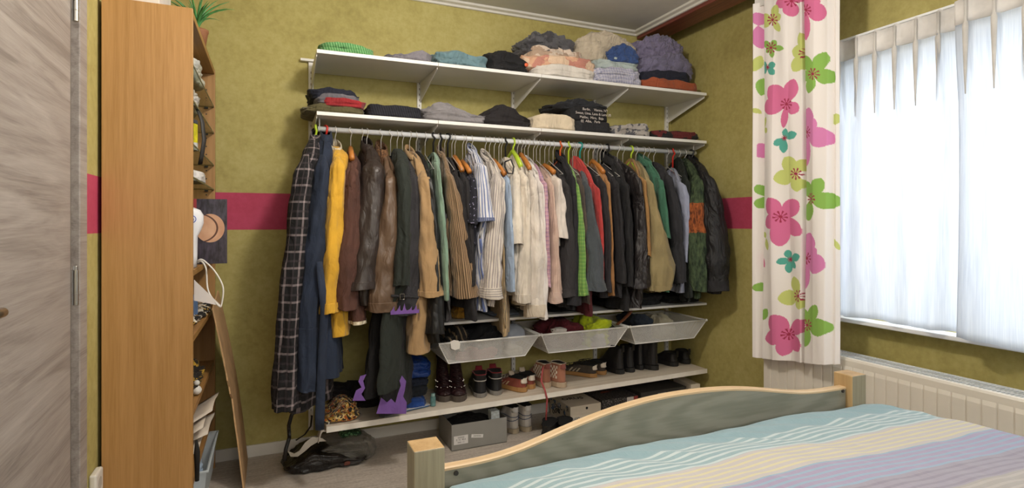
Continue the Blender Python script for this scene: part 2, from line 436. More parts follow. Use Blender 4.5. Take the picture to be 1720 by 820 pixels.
# ---- floral curtain
def floral():
    X0 = 2.37
    NY, NZ = 220, 600
    ya, yb = X0 / rat(1261), X0 / rat(1405)
    Yv = np.linspace(ya, yb, NY + 1); Zv = np.linspace(0, 1, NZ + 1)
    Y, Q = np.meshgrid(Yv, Zv)
    S = (Y - ya) / (yb - ya)
    zbot = np.interp(S, [0, .12, .13, .55, .56, 1], [.50, .50, .505, .535, .535, .572])
    Z = zbot + (2.40 - zbot) * (1 - Q)
    fx = X0 * SY + Y * CY; U = 860 + F * (X0 * CY - Y * SY) / fx; V = HOR - F * (Z - HC) / fx
    # folds
    off = np.interp(U, [1255, 1263, 1268, 1274, 1280, 1300, 1325, 1347, 1350, 1354, 1372, 1392, 1397, 1401, 1408],
                    [.035, .0, .012, .045, .01, -.008, .006, -.012, .035, -.012, -.03, -.018, .018, .012, .04])
    wav = .010 * np.sin(S * 9 + Q * 3) * (1 - .3 * Q) + .006 * np.sin(S * 23 - Q * 5 + 1) + .012 * np.exp(-((U - 1335 + 60 * (Q - .1)) / 9) ** 2) * np.clip(.5 - Q, 0, 1) * 2
    Xg = X0 + off + wav
    rgb = np.empty(Y.shape + (3,)); rgb[:] = srgb('#efe9e6')[:3]
    pk, mg, gr, ye, te = '#d8709c', '#d983b8', '#8cb857', '#c6cf78', '#55a899'
    FL = [
     (1330, 2, pk, 0, 1349, [(1330, 28, 13), (1303, 8, 9), (1350, -10, 10)]),
     (1358, 18, pk, 1350, 1500, [(1391, 24, 15), (1357, 68, 9), (1370, -12, 16), (1350, 0, 14)]),
     (1297, 33, ye, 1274, 1349, [(1273, 28, 8), (1305, 8, 8), (1314, 26, 7), (1312, 53, 6), (1277, 44, 6)]),
     (1295, 80, gr, 1274, 1349, [(1279, 70, 6), (1304, 68, 6), (1319, 82, 5), (1298, 97, 5), (1285, 88, 4)]),
     (1289, 113, te, 1274, 1349, [(1273, 105, 6), (1303, 107, 6), (1276, 121, 6), (1302, 125, 6)]),
     (1352, 90, ye, 1274, 1349.5, [(1345, 55, 8), (1331, 84, 11), (1333, 120, 11), (1350, 118, 9)]),
     (1371, 125, gr, 1350, 1500, [(1390, 88, 11), (1401, 132, 13), (1361, 157, 10), (1352, 94, 10), (1345, 130, 9)]),
     (1322, 175, pk, 1274, 1349, [(1335, 133, 12), (1292, 146, 16), (1279, 182, 14), (1342, 187, 11), (1316, 215, 6)]),
     (1318, 232, te, 1274, 1349, [(1320, 216, 5), (1339, 224, 7), (1316, 257, 7), (1303, 244, 6)]),
     (1356, 222, mg, 1350, 1500, [(1362, 181, 14), (1375, 200, 12), (1399, 238, 17), (1354, 279, 11)]),
     (1338, 292, ye, 1274, 1350, [(1318, 264, 13), (1303, 302, 13), (1340, 322, 11), (1350, 268, 9)]),
     (1367, 334, gr, 1350, 1500, [(1386, 300, 12), (1408, 340, 14), (1358, 371, 12), (1350, 305, 11)]),
     (1312, 364, pk, 1274, 1350, [(1289, 334, 14), (1342, 338, 15), (1346, 395, 13), (1311, 414, 14), (1284, 379, 12)]),
     (1325, 436, te, 1274, 1349, [(1320, 420, 6), (1345, 430, 7), (1336, 451, 5), (1322, 459, 6), (1307, 441, 6)]),
     (1356, 434, mg, 1350, 1500, [(1364, 391, 17), (1392, 450, 17), (1350, 488, 11), (1380, 418, 10)]),
     (1342, 497, ye, 1274, 1350, [(1331, 465, 10), (1309, 503, 13), (1344, 520, 8)]),
     (1359, 546, gr, 1350, 1500, [(1379, 512, 11), (1399, 552, 15), (1356, 582, 10), (1350, 518, 8)]),
     (1322, 562, pk, 1274, 1350, [(1295, 531, 15), (1285, 570, 13), (1352, 540, 13), (1344, 590, 12), (1314, 598, 12)]),
     (1268, 42, mg, 1262, 1273, [(1268, 20, 9), (1270, 80, 9)]), (1270, 92, ye, 1255, 1273, [(1262, 120, 6)]),
     (1270, 160, gr, 1262, 1275, [(1272, 130, 6)]), (1270, 190, ye, 1258, 1275, [(1262, 182, 4)]),
     (1269, 240, mg, 1267, 1278, [(1278, 265, 12)]), (1274, 330, gr, 1262, 1278, [(1268, 310, 6), (1270, 350, 7)]),
     (1280, 215, ye, 1276, 1300, [(1285, 196, 4), (1289, 222, 5)]), (1285, 400, ye, 1276, 1300, [(1280, 390, 4), (1291, 420, 5)]),
     (1275, 440, pk, 1270, 1284, [(1282, 438, 11)]), (1272, 475, gr, 1262, 1276, [(1270, 490, 8)]),
     (1276, 525, gr, 1274, 1294, [(1290, 530, 10)]), (1399, 210, ye, 1396, 1410, [(1401, 190, 8)]),
     (1398, 412, ye, 1396, 1410, [(1404, 410, 10)])]
    for cu, cv, hx, c0, c1, pet in FL:
        col = np.array(srgb(hx)[:3]); clip = (U >= c0) & (U <= c1)
        for pu, pv, wd in pet:
            L = math.hypot(pu - cu, pv - cv) or 1; ax, ay = (pu - cu) / L, (pv - cv) / L
            r = ((U - cu) * ax + (V - cv) * ay) / L; d = np.abs(-(U - cu) * ay + (V - cv) * ax)
            rr = np.clip(r, 0, 1)
            inside = clip & (r > 0) & (r < 1) & (d < wd * np.sin(pi * rr ** 1.25) ** .62)
            rgb[inside] = col
        if c1 - c0 > 30 and hx != te or hx == te:
            D = np.hypot(U - cu, V - cv); A = np.arctan2(V - cv, U - cu)
            st = clip & (D < (10 if hx != te else 5)) & ((np.sin(A * 9) > .25) | (D < 2.5))
            rgb[st] = np.array(srgb('#a02a4a')[:3])
    mb = MB(); mb.v = list(zip(Xg.ravel().tolist(), Y.ravel().tolist(), Z.ravel().tolist()))
    me = bpy.data.meshes.new('printed_cloth')
    idx = np.arange((NY + 1) * (NZ + 1)).reshape(NZ + 1, NY + 1)
    quads = np.stack([idx[:-1, :-1], idx[1:, :-1], idx[1:, 1:], idx[:-1, 1:]], -1).reshape(-1, 4)
    root = thing('floral_curtain', 'white curtain printed with pink, green and teal flowers beside the window', 'curtain', (X0, (ya + yb) / 2, .5))
    og = ORG[root.name]
    me.from_pydata([(a - og.x, b - og.y, c - og.z) for a, b, c in mb.v], [], quads.tolist())
    ca = me.color_attributes.new('print', 'FLOAT_COLOR', 'POINT')
    arr = np.ones((rgb.shape[0] * rgb.shape[1], 4)); arr[:, :3] = rgb.reshape(-1, 3); ca.data.foreach_set('color', arr.ravel().tolist())
    t = NT('printed_cotton'); at_ = t.n.new('ShaderNodeAttribute'); at_.attribute_name = 'print'
    t.bump(t.noise(t.coord('Object', (1, 1, .5)), 18, 3), .25, .008)
    me.materials.append(t.done(at_.outputs['Color'], .85, Transmission_Weight=0.0)); me.shade_smooth()
    o = bpy.data.objects.new('printed_cloth', me); COL.objects.link(o); o.parent = root; ORG['printed_cloth'] = og
    md = o.modifiers.new('s', 'SOLIDIFY'); md.thickness = .0015
    obj('curtain_tape', MB().grid(lambda s, q: (X0 + .03, ya + s * (yb - ya), 2.38 + q * .05), 30, 2), HEAD, root, thick=.002)
    rl = obj('curtain_pole', MB().tube([(X0 + .03, -.9, 2.445), (X0 + .03, 2.2, 2.445)], .014, 14), WHITE, None, (X0 + .03, .8, 2.44), smooth=True)
    setp(rl, 'white curtain pole near the ceiling carrying the floral curtain', 'curtain pole')
floral()

# ------------------------------------------------------------------ bookcase
OAK = wood('#b98d58', '#a57a44', 'z', 1.3, .45); OAKY = wood('#ae834d', '#946a37', 'y', .9, .45)
BX0, BX1, BY0, BY1, BZ = XL + .012, -.255, 2.26, 3.14, 1.985
bk = thing('bookcase', 'tall oak veneer bookcase standing side on by the door', 'bookcase', (-.39, 2.7, 0))
obj('side_panel', MB().box(BX0, BX1, BY0, BY0 + .022, 0, BZ), OAK, bk, bevel=.0015)
obj('side_panel', MB().box(BX0, BX1, BY1 - .022, BY1, 0, BZ), OAK, bk, bevel=.0015)
obj('top_board', MB().box(BX0, BX1 - .002, BY0 + .0225, BY1 - .0225, BZ - .025, BZ - .001), OAKY, bk, bevel=.001)
obj('back_panel', MB().box(BX0, BX0 + .006, BY0 + .0225, BY1 - .0225, .06, BZ - .026), OAKY, bk)
WSH = [.06, .29, .54, .81, 1.05]
for z in WSH:
    obj('wooden_shelf', MB().box(BX0 + .007, BX1 - .003, BY0 + .0225, BY1 - .0225, z - .022, z), OAKY, bk, bevel=.001)
tg = NT('shelf_glass'); mx = tg.n.new('ShaderNodeMixShader'); tr = tg.n.new('ShaderNodeBsdfTransparent'); gl = tg.n.new('ShaderNodeBsdfGlossy')
tr.inputs[0].default_value = (.72, .76, .70, 1); gl.inputs['Roughness'].default_value = .05; mx.inputs[0].default_value = .12
tg.link(tr.outputs[0], mx.inputs[1]); tg.link(gl.outputs[0], mx.inputs[2]); tg.link(mx.outputs[0], tg.out.inputs[0]); SGL = tg.m
GSH = [1.39, 1.51, 1.67, 1.80]
for z in GSH:
    g = obj('glass_shelf', MB().box(BX0 + .007, BX1 - .006, BY0 + .0225, BY1 - .0225, z - .006, z), SGL, bk)
    obj('front_edge', MB().box(BX1 - .006, BX1 - .004, BY0 + .0225, BY1 - .0225, z - .006, z), plain('#4c4a36', .3), g)
    obj('shelf_pin', MB().box(-.30, -.285, BY1 - .033, BY1 - .022, z - .014, z - .0062), DARKM, g)
ph = MB(); z = 1.12
while z < 1.92:
    if all(abs(z - g) > .02 for g in GSH): ph.tube([(-.293, BY1 - .0221, z), (-.293, BY1 - .0226, z)], .0035, 8)
    z += .04
o = obj('pin_holes', ph, DARKM, bk); o['kind'] = 'stuff'

def crumple(name, label, cat, box, m, seed=0, amp=.012, layers=0, e=.5, group=None, nx=46, ny=26, sag=.25, tilt=0, parent=None, freq=9, peak=None, ridge=.7, cur=.0):
    """a folded or rumpled cloth: a rounded slab with layered edges and ridged creases"""
    x0, x1, y0, y1, z0, z1 = box
    cx, cy = (x0 + x1) / 2, (y0 + y1) / 2; hx, hy, hz = (x1 - x0) / 2, (y1 - y0) / 2, (z1 - z0)
    sd = Vector((seed * 7.3, seed * 3.1, seed * 1.7)); rings = []
    nl = 30; n = 120
    for k in range(nl + 1):
        t = k / nl
        zz = z0 + hz * (1 - (1 - min(t * 1.18, 1)) ** 1.0) if True else 0
        q = t * 1.0
        if t < .78: scale = 1.0 - .10 * max(0, (.12 - t) / .12) ** 2; zf = t / .78 * .86
        else:
            a = (t - .78) / .22 * pi / 2; scale = cos(a) ** .8 if a < 1.55 else .02; zf = .86 + .14 * sin(a)
        scale = max(scale, .02)
        r = []
        for i in range(n):
            th = 2 * pi * i / n; c, s = cos(th), sin(th)
            px = math.copysign(abs(c) ** e, c); py = math.copysign(abs(s) ** e, s)
            P = Vector((px * hx * scale, py * hy * scale, zf * hz))
            wp = Vector((P.x * freq, P.y * freq, P.z * freq * 1.6)) + sd
            nn = noise.noise(wp); rg = 1 - abs(noise.noise(wp * 1.7 + Vector((3, 1, 9)))) * 2
            rg2 = 1 - abs(noise.noise(wp * 3.6 + Vector((7, 2, 1)))) * 2
            d = amp * (nn * 1.0 + .9 * ridge * (rg - .5) + ridge * .35 * (rg2 - .5))
            d -= amp * .55 * max(0, 1 - abs(noise.noise(Vector((P.x * freq * .35, P.y * freq * .35, P.z * freq * 2.2)) + sd * 2)) * 5)
            d -= amp * .45 * max(0, 1 - abs(noise.noise(Vector((P.x * freq * .7 + P.z * 9, P.y * freq * .6, P.z * freq * 1.3)) + sd * 3)) * 5)
            if layers and scale > .55:
                fz = (zf * layers + .25 * noise.noise(Vector((P.x * 6, P.y * 6, seed)))) % 1.0
                d -= .011 * max(0, 1 - min(fz, 1 - fz) * 7)
                d += .010 * noise.noise(Vector((int(zf * layers) * 5.1, th, seed)))
            dirv = Vector((P.x / hx, P.y / hy, 0)); 
            if dirv.length > 1e-5: dirv.normalize()
            edge = (abs(P.x) / hx) ** 2
            top = 1 - sag * edge * zf + (.12 * noise.noise(Vector((P.x * 5, P.y * 5, seed + 4)))) * zf
            if peak is not None: top *= 1 - .65 * min(1, abs((P.x / hx) - peak)) ** 1.2 * zf
            zz = z0 + P.z * top + (d * .9 if zf > .5 else d * .25 * zf)
            r.append(Vector((cx + P.x + dirv.x * d + tilt * P.z, cy + P.y + dirv.y * d, max(zz, z0))))
        rings.append(r)
    mb = MB().ring_loft(rings)
    mb.uv = [tuple((mb.v[q][0] + .3 * mb.v[q][2], mb.v[q][2] + .7 * mb.v[q][1]) for q in f) for f in mb.f]
    o = obj(name, mb, m, parent, None if parent else (cx, cy, z0), smooth=True)
    if parent is None: setp(o, label, cat, group)
    elif label: o['label'] = label
    return o

# items on the bookcase
def crum(name, label, cat, u0, u1, v0, v1, Y, dep, zfloor, m, seed, **k):
    a = at(u0, v1, Y=Y); b = at(u1, v0, Y=Y)
    return crumple(name, label, cat, (a.x, b.x, Y, Y + dep, zfloor, max(b.z, zfloor + .01)), m, seed, **k)
CLR = plain('#c3c2bb', .25, vary=.2, scale=30)
def shelfitem(name, label, cat, x0, x1, y0, y1, z, h, m, seed, **k):
    return crumple(name, label, cat, (x0, x1, y0, y1, z, z + h), m, seed, **k)
shelfitem('plastic_bag', 'clear crinkled plastic bag on the topmost glass shelf of the bookcase', 'bag', -.46, -.27, 2.55, 2.85, 1.801, .12, CLR, 3, amp=.02)
shelfitem('plastic_bag', 'grey plastic pouch on the second glass shelf from the top', 'bag', -.45, -.275, 2.45, 2.75, 1.671, .10, plain('#b8b4ae', .3, vary=.25, scale=25), 4, amp=.02)
shelfitem('paper_stack', 'loose white papers on the lowest glass shelf', 'paper', -.46, -.262, 2.6, 2.8, 1.391, .055, plain('#dedad6', .6), 6, amp=.006, e=.35)
yt = thing('tin', 'yellow and white tin on the third glass shelf from the top', 'tin', (-.315, 2.55, 1.511))
obj('body', MB().cyl((-.315, 2.55, 1.512), .045, .105, 24), plain('#d9cf2c', .4, vary=.3, scale=40), yt, bevel=.002)
obj('lid', MB().cyl((-.315, 2.55, 1.6172), .046, .015, 24), plain('#4a4d57', .4), yt, bevel=.002)
obj('base_band', MB().cyl((-.315, 2.55, 1.5115), .0456, .03, 24), plain('#cfcfcb', .4), yt)
st = obj('shoulder_strap', MB().tube([at(328, 178, Y=2.5), at(335, 190, Y=2.48), at(340, 205, Y=2.47), at(343, 235, Y=2.46), at(339, 262, Y=2.46), at(336, 276, Y=2.48)], .009, 8, sq=.3), plain('#2a2724', .6), None, at(336, 276, Y=2.48), smooth=True)
setp(st, 'dark strap dangling out of the upper bookcase shelves', 'strap')
wc = obj('lamp_shade_ring', MB().cyl((-.36, 2.9, 1.95), .05, .009, 20), WHITE, None, (-.36, 2.9, 1.95)); bpy.data.objects.remove(wc)
# poster leaning out of the wooden compartment
def poster():
    t = NT('printed_page'); S = t.sep(t.coord('UV'))
    skin = t.ramp(t.noise(t.coord('UV'), 3, 3), [(.3, srgb('#c08d6c')), (.7, srgb('#d6ab8b'))])
    dk = t.ramp(t.noise(t.coord('UV', (9, 3, 1)), 2, 4), [(.35, srgb('#1e1a20')), (.7, srgb('#4b4352'))])
    dx = t.math('DIVIDE', t.math('SUBTRACT', S[0], .73), .23); dy = t.math('DIVIDE', t.math('SUBTRACT', S[1], .55), .22)
    d = t.math('ADD', t.math('MULTIPLY', dx, dx), t.math('MULTIPLY', dy, dy))
    col = t.mix(t.math('LESS_THAN', d, 1.0), dk, skin)
    ex = t.math('DIVIDE', t.math('SUBTRACT', S[0], .52), .32); d2 = t.math('ADD', t.math('MULTIPLY', ex, ex), t.math('MULTIPLY', dy, dy))
    arc = t.math('MULTIPLY', t.math('GREATER_THAN', d2, .93), t.math('LESS_THAN', d2, 1.12))
    col = t.mix(t.math('MULTIPLY', arc, t.math('LESS_THAN', d, 1.0)), col, srgb('#5d3a2b'))
    red = t.math('MULTIPLY', t.math('LESS_THAN', S[0], .52), t.math('GREATER_THAN', S[1], .72))
    return t.done(t.mix(red, col, srgb('#a03c40')), .35)
po = obj('magazine', MB().box(-.40, -.168, 2.60, 2.606, 1.052, 1.32), poster(), None, (-.28, 2.6, 1.052))
po.data.uv_layers[0].data.foreach_set('uv', [c for f in po.data.polygons for li in f.loop_indices for c in ((po.data.vertices[po.data.loops[li].vertex_index].co.x + .12) / .232, po.data.vertices[po.data.loops[li].vertex_index].co.z / .268)])
setp(po, 'dark printed magazine page standing upright and sticking out of the bookcase', 'magazine')
hdv = thing('electric_device', 'white rounded appliance with a blue power ring beside the magazine', 'appliance', (-.275, 2.42, 1.051))
obj('housing', MB().ring_loft([[(-.29 + rx * cos(2*pi*i/20), 2.43 + .035 * sin(2*pi*i/20), z) for i in range(20)] for z, rx in ((1.0515, .03), (1.10, .032), (1.17, .033), (1.195, .045), (1.22, .053), (1.25, .053), (1.27, .042), (1.28, .02))]), plain('#e6e6ea', .3, vary=.01), hdv, smooth=True)
def ringm(c, r, w_, m, par, nm):
    return obj(nm, MB().tube([(c[0] + r*cos(a), c[1], c[2] + r*sin(a)) for a in [i*2*pi/20 for i in range(21)]], w_, 6), m, par, smooth=True)
BLU = plain('#3f5fc0', .4)
ringm((-.272, 2.391, 1.235), .013, .0015, BLU, hdv, 'power_ring')
obj('power_mark', MB().box(-.2728, -.2712, 2.389, 2.3925, 1.236, 1.244).tube([(-.272 + .006*cos(a), 2.391, 1.234 + .006*sin(a)) for a in [2.2 + i*.47 for i in range(11)]], .0008, 5), BLU, hdv)
cable = [at(u, v, Y=y) for u, v, y in ((330, 440, 2.45), (337, 436, 2.43), (345, 440, 2.42), (360, 455, 2.41), (372, 475, 2.4), (375, 490, 2.4), (372, 512, 2.4), (369, 515, 2.4), (362, 508, 2.4), (352, 494, 2.41), (348, 480, 2.42), (347, 462, 2.43), (345, 448, 2.44), (338, 439, 2.45), (331, 442, 2.46))]
sm = []
for i in range(len(cable) - 1):
    p0, p1, p2, p3 = cable[max(i-1, 0)], cable[i], cable[i+1], cable[min(i+2, len(cable)-1)]
    for k in range(5):
        t = k / 5; sm.append(.5 * ((2*p1) + (p2 - p0)*t + (2*p0 - 5*p1 + 4*p2 - p3)*t*t + (3*p1 - p0 - 3*p2 + p3)*t*t*t))
cb = obj('power_cable', MB().tube(sm, .0032, 8), WHITE, None, cable[0], smooth=True); setp(cb, 'white power cable looping out of the bookcase below the magazine', 'cable')
# compartment under: books, papers
for i, (x0, x1, y0, y1, z, h, c, lb, nm) in enumerate([
    (-.48, -.29, 2.5, 2.75, .812, .10, '#6d8fc2', 'pale blue cardboard packet in the compartment below the cable', 'packet'),
    (-.48, -.285, 2.42, 2.48, .812, .06, '#c8702c', 'small orange booklet in the compartment below the cable', 'booklet')]):
    setp(obj(nm, MB().box(x0, x1, y0, y1, z, z + h), plain(c, .5, vary=.3, scale=30), None, (x0, y0, z), bevel=.003), lb, nm)
lp = obj('leaflet', MB().poly_prism([(q.x, q.z) for q in (at(326, 470, Y=2.4), at(372, 514, Y=2.4), at(326, 505, Y=2.4))], 2.398, 2.401), plain('#ded6d2', .6, vary=.02), None, at(340, 500, Y=2.4))
setp(lp, 'white folded leaflet poking out above a wooden shelf', 'paper')
def sheet(name, label, corners, m, wob=.006):
    A, B, C, D = [Vector(c) for c in corners]; nrm = (B - A).cross(D - A).normalized()
    o = obj(name, MB().grid(lambda s, t: (A.lerp(B, s)).lerp(D.lerp(C, s), t) + nrm * wob * sin(4 * s + 3 * t), 10, 10), m, None, A, thick=.0015, smooth=True)
    return setp(o, label, 'paper' if name == 'sheet_of_paper' else name.split('_')[0])
PAP = plain('#cbbfb0', .7, vary=.05)
shelfitem('ribbon_bundle', 'tangled black and yellow ribbons hanging on the wooden shelf at mid height', 'ribbon', -.45, -.262, 2.45, 2.9, .542, .06, cloth('#2e261e', 'blotch', ('#b8922e',), .03), 9, amp=.03)
o_ = shelfitem('ribbon_bundle', 'crumpled dark and gold wrappings on the shelf below the leaflet', 'ribbon', -.45, -.262, 2.5, 3.0, .812, .035, cloth('#2a2420', 'blotch', ('#a8842e', '#d8d0c0'), .03), 11, amp=.02)
for k in range(4):
    z = .291 + .006 * k
    setp(obj('sheet_of_paper', MB().poly_prism([(-.47, 2.36 + k*.02), (-.262 + k*.012, 2.4), (-.25 + k*.014, 2.6 + k*.03), (-.47, 2.62)], .5 - 0, .5 + .002, 'z') if False else
        MB().grid(lambda s, t: (-.47 + .22*s + .012*k*s, 2.38 + .3*t + .04*k*s, .30 + .018*k + .085*s*(k % 2 + 1)*.7 + .01*sin(5*t)), 8, 8), PAP, None, (-.4, 2.5, .29), thick=.0012, smooth=True),
        ['lowest curled sheet of paper', 'second curled sheet of paper', 'third curled sheet of paper', 'topmost steeply curled sheet of paper'][k] + ' on the second wooden shelf from the floor', 'paper', 'papers on the low bookcase shelf')
TR = NT('frosted_plastic'); TR.done((.72, .8, .84, 1), .25, Alpha=.55); FROST = TR.m
sb = thing('storage_box', 'translucent plastic storage box with a rim on the bottom bookcase shelf', 'storage box', (-.34, 2.7, .061))
def tapered(x0, x1, y0, y1, z0, z1, tp, th=.003):
    mb = MB()
    o1 = [(x0+tp, y0+tp, z0), (x1-tp, y0+tp, z0), (x1-tp, y1-tp, z0), (x0+tp, y1-tp, z0)]
    o2 = [(x0, y0, z1), (x1, y0, z1), (x1, y1, z1), (x0, y1, z1)]
    b = len(mb.v); mb.v += o1 + o2
    for i in range(4):
        j = (i+1) % 4; mb.f.append((i, j, 4+j, 4+i)); mb.mi.append(0)
        W = (Vector(o2[i]) - Vector(o2[j])).length; Hh = (Vector(o2[i]) - Vector(o1[i])).length
        mb.uv.append(((0, 0), (W, 0), (W, Hh), (0, Hh)))
    mb.f.append((3, 2, 1, 0)); mb.mi.append(0); mb.uv.append(tuple((o1[q][0], o1[q][1]) for q in (3, 2, 1, 0)))
    return mb
obj('tub', tapered(-.47, -.235, 2.5, 2.95, .064, .235, .015), FROST, sb, thick=.003)
obj('rim', MB().tube([(-.475, 2.495, .236), (-.23, 2.495, .236), (-.23, 2.955, .236), (-.475, 2.955, .236), (-.475, 2.495, .236)], .005, 8), FROST, sb)
shelfitem('cloth_bundle', 'pale blue cloth stuffed into the translucent storage box', 'cloth', -.44, -.26, 2.53, 2.75, .068, .19, cloth('#a9bfd6'), 13, amp=.02)
um = obj('tassel', MB().tube([at(330, 740, Y=2.3), at(331, 760, Y=2.3), at(331, 808, Y=2.3)], [.004, .010, .007], 10), plain('#16130f', .8), None, at(330, 808, Y=2.3), smooth=True)
setp(um, 'thin black tassel hanging at the front edge of the lower bookcase', 'tassel')
setp(obj('small_figurine', MB().sphere((-.268, 2.5, .5615), .018).sphere((-.268, 2.5, .59), .011), plain('#d8d4cc'), None, (-.268, 2.5, .5435), smooth=True), 'tiny white ornament at the edge of a bookcase shelf', 'ornament')

# top of bookcase
setp(obj('white_box', MB().box(-.50, -.37, 2.35, 2.6, BZ + .0005, BZ + .16), plain('#ddd6d0', .6), None, (-.43, 2.5, BZ), bevel=.003), 'pinkish white box on top of the bookcase', 'box')
pl = thing('potted_plant', 'spiky green houseplant in a brown pot on top of the bookcase', 'plant', (-.30, 2.82, BZ))
obj('pot', MB().ring_loft([[(-.30 + r*cos(2*pi*i/20), 2.82 + r*sin(2*pi*i/20), z) for i in range(20)] for z, r in ((BZ + .0005, .03), (BZ + .08, .042), (BZ + .085, .045), (BZ + .095, .045), (BZ + .09, .038))]), plain('#9b6a4a', .7), pl, smooth=True)
LEAF = plain('#4c8a4c', .4, vary=.35, scale=30)
rnd = random.Random(3)
for k in range(26):
    a = rnd.uniform(0, 2*pi); L = rnd.uniform(.10, .19); ti = rnd.uniform(.2, 1.1)
    p = [Vector((-.30, 2.82, BZ + .085)) + Vector((cos(a)*sin(ti*t*1.15)*L*t, sin(a)*sin(ti*t*1.15)*L*t, L*t*cos(ti*t*.9))) for t in [i/6 for i in range(7)]]
    obj('leaf', MB().tube(p, [.005, .006, .006, .005, .004, .0025, .0006], 5, sq=.35), LEAF, pl, smooth=True)
# cardboard
CARD = plain('#c29c70', .85, vary=.12, scale=14)
cr = MB(); ys, ye = 2.78, 3.17
prof = []
N = 26; rnd = random.Random(5)
front = [(ys + (rnd.uniform(-.012, .012) if 4 < k < 20 else 0) + (.035 if 11 <= k <= 13 else 0), k / N) for k in range(N + 1)]
for sx in (0, .006):
    for y0, t in front: cr.v.append((-.115 - .125*t + .012*sin(3.1*t) + sx, y0, .001 + .84*t))
    for y0, t in front: cr.v.append((-.115 - .125*t + .012*sin(3.1*t) + sx, ye - .12*t*t, .001 + (.84 + .05)*t))
n1 = N + 1
for k in range(N):
    for q in ((k, k+1, n1+k+1, n1+k), (2*n1+k, 3*n1+k, 3*n1+k+1, 2*n1+k+1), (k, 2*n1+k, 2*n1+k+1, k+1), (n1+k, n1+k+1, 3*n1+k+1, 3*n1+k)):
        cr.f.append(q); cr.mi.append(0); cr.uv.append(((0, 0),)*4)
for q in ((N, 2*n1+N, 3*n1+N, n1+N), (0, n1, 3*n1, 2*n1)): cr.f.append(q); cr.mi.append(0); cr.uv.append(((0, 0),)*4)
setp(obj('cardboard_sheet', cr, CARD, None, (-.12, 2.97, 0)), 'large torn brown cardboard sheet leaning against the bookcase', 'cardboard')

# ------------------------------------------------------------------ wardrobe rack
rk = thing('wardrobe_rack', 'white wall mounted rail and shelf system holding all the clothes', 'shelving', (1.4, 3.0, 0))
SX0, SX1 = .20, 2.60
def plank(name, z0, z1, yf, yb, x0=SX0, x1=SX1, th=.018, m=SHELFW):
    mb = MB(); mb.box(x0, x1, yf, yb, 0, th)
    mb.v = [(x, y, (z0 + (z1 - z0) * (x - SX0) / (SX1 - SX0)) + zz - th) for x, y, zz in mb.v]
    return obj(name, mb, m, rk, bevel=.0015)
TOPZ = (2.053, 2.068); LOWZ = (1.756, 1.756)
xs = [SX0, .80, 1.40, 2.0, SX1]
for a, b in zip(xs[:-1], xs[1:]):
    zt = lambda x, Z: Z[0] + (Z[1] - Z[0]) * (x - SX0) / (SX1 - SX0)
    plank('shelf_board', TOPZ[0], TOPZ[1], 2.8, 3.19, a + .0008, b - .0008)
    plank('shelf_board', LOWZ[0], LOWZ[1], 2.8, 3.19, a + .0008, b - .0008)
def zshoe(x): return .238 + .034 * (x - .25) / 2.35
PALEW = wood('#ddd2c2', '#c7b8a4', 'x', .8, .5)
mb = MB().box(.245, 2.60, 2.8, 3.18, -.022, 0); mb.v = [(x, y, z + zshoe(x)) for x, y, z in mb.v]
obj('shoe_shelf', mb, PALEW, rk, bevel=.0015)
mb = MB().box(.245, 2.60, 2.796, 2.7995, -.026, .002); mb.v = [(x, y, z + zshoe(x)) for x, y, z in mb.v]
obj('shelf_lip', mb, plain('#e3ddd2', .5), rk)
for x in (.80, 1.40, 2.0):
    pass
for a, b in ((.80, 1.372), (1.376, 1.96), (1.964, 2.6)):
    plank('shelf_board', .698 + .004 * (a > 1.9), .702, 2.8, 3.19, a, b, .014)
ux = [at(522, 200, Y=YB).x, .795, 1.395, 1.995, 2.59]
for x in ux:
    u = obj('upright', MB().box(x - .0125, x + .0125, 3.182, YB - .0005, .10, 2.09), SHELFW, rk, bevel=.001)
    sl = MB(); z = .14
    while z < 2.05: sl.box(x - .002, x + .002, 3.1815, 3.1822, z, z + .012); z += .032
    obj('slots', sl, plain('#77736b'), u)['kind'] = 'stuff'
obj('top_rail', MB().box(.10, 2.62, 3.184, YB - .0005, 2.035, 2.07), SHELFW, rk, bevel=.002) if False else obj('top_rail', MB().box(.145, .26, 3.17, YB - .0005, 2.092, 2.106), SHELFW, rk, bevel=.002)
for x in xs:
    for Z, dp in ((TOPZ, .115), (LOWZ, .095)):
        z = Z[0] + (Z[1] - Z[0]) * (x - SX0) / (SX1 - SX0) - .0185; xx = min(max(x, SX0 + .002), SX1 - .002)
        obj('bracket', MB().poly_prism([(2.82, z), (2.82, z - .012), (3.182, z - dp), (3.182, z)], xx - .0015, xx + .0015, 'x'), SHELFW, rk)
for x in (1.0, 1.39, 1.98, 2.57):
    obj('bracket', MB().poly_prism([(2.83, zshoe(x) - .023), (3.182, zshoe(x) - .023), (3.182, zshoe(x) - .07)], x - .0015, x + .0015, 'x'), SHELFW, rk)
RODZ, RODY = 1.685, 2.89
obj('clothes_rail', MB().tube([(.212, RODY, RODZ), (2.585, RODY, RODZ)], .0135, 20), plain('#d7d9dc', .3, vary=.02), rk, smooth=True)
for x in xs:
    xx = min(max(x, SX0 + .02), SX1 - .03)
    obj('rail_hanger', MB().tube([(xx, RODY, RODZ + .0135), (xx, RODY, 1.737)], .003, 6), SHELFW, rk)

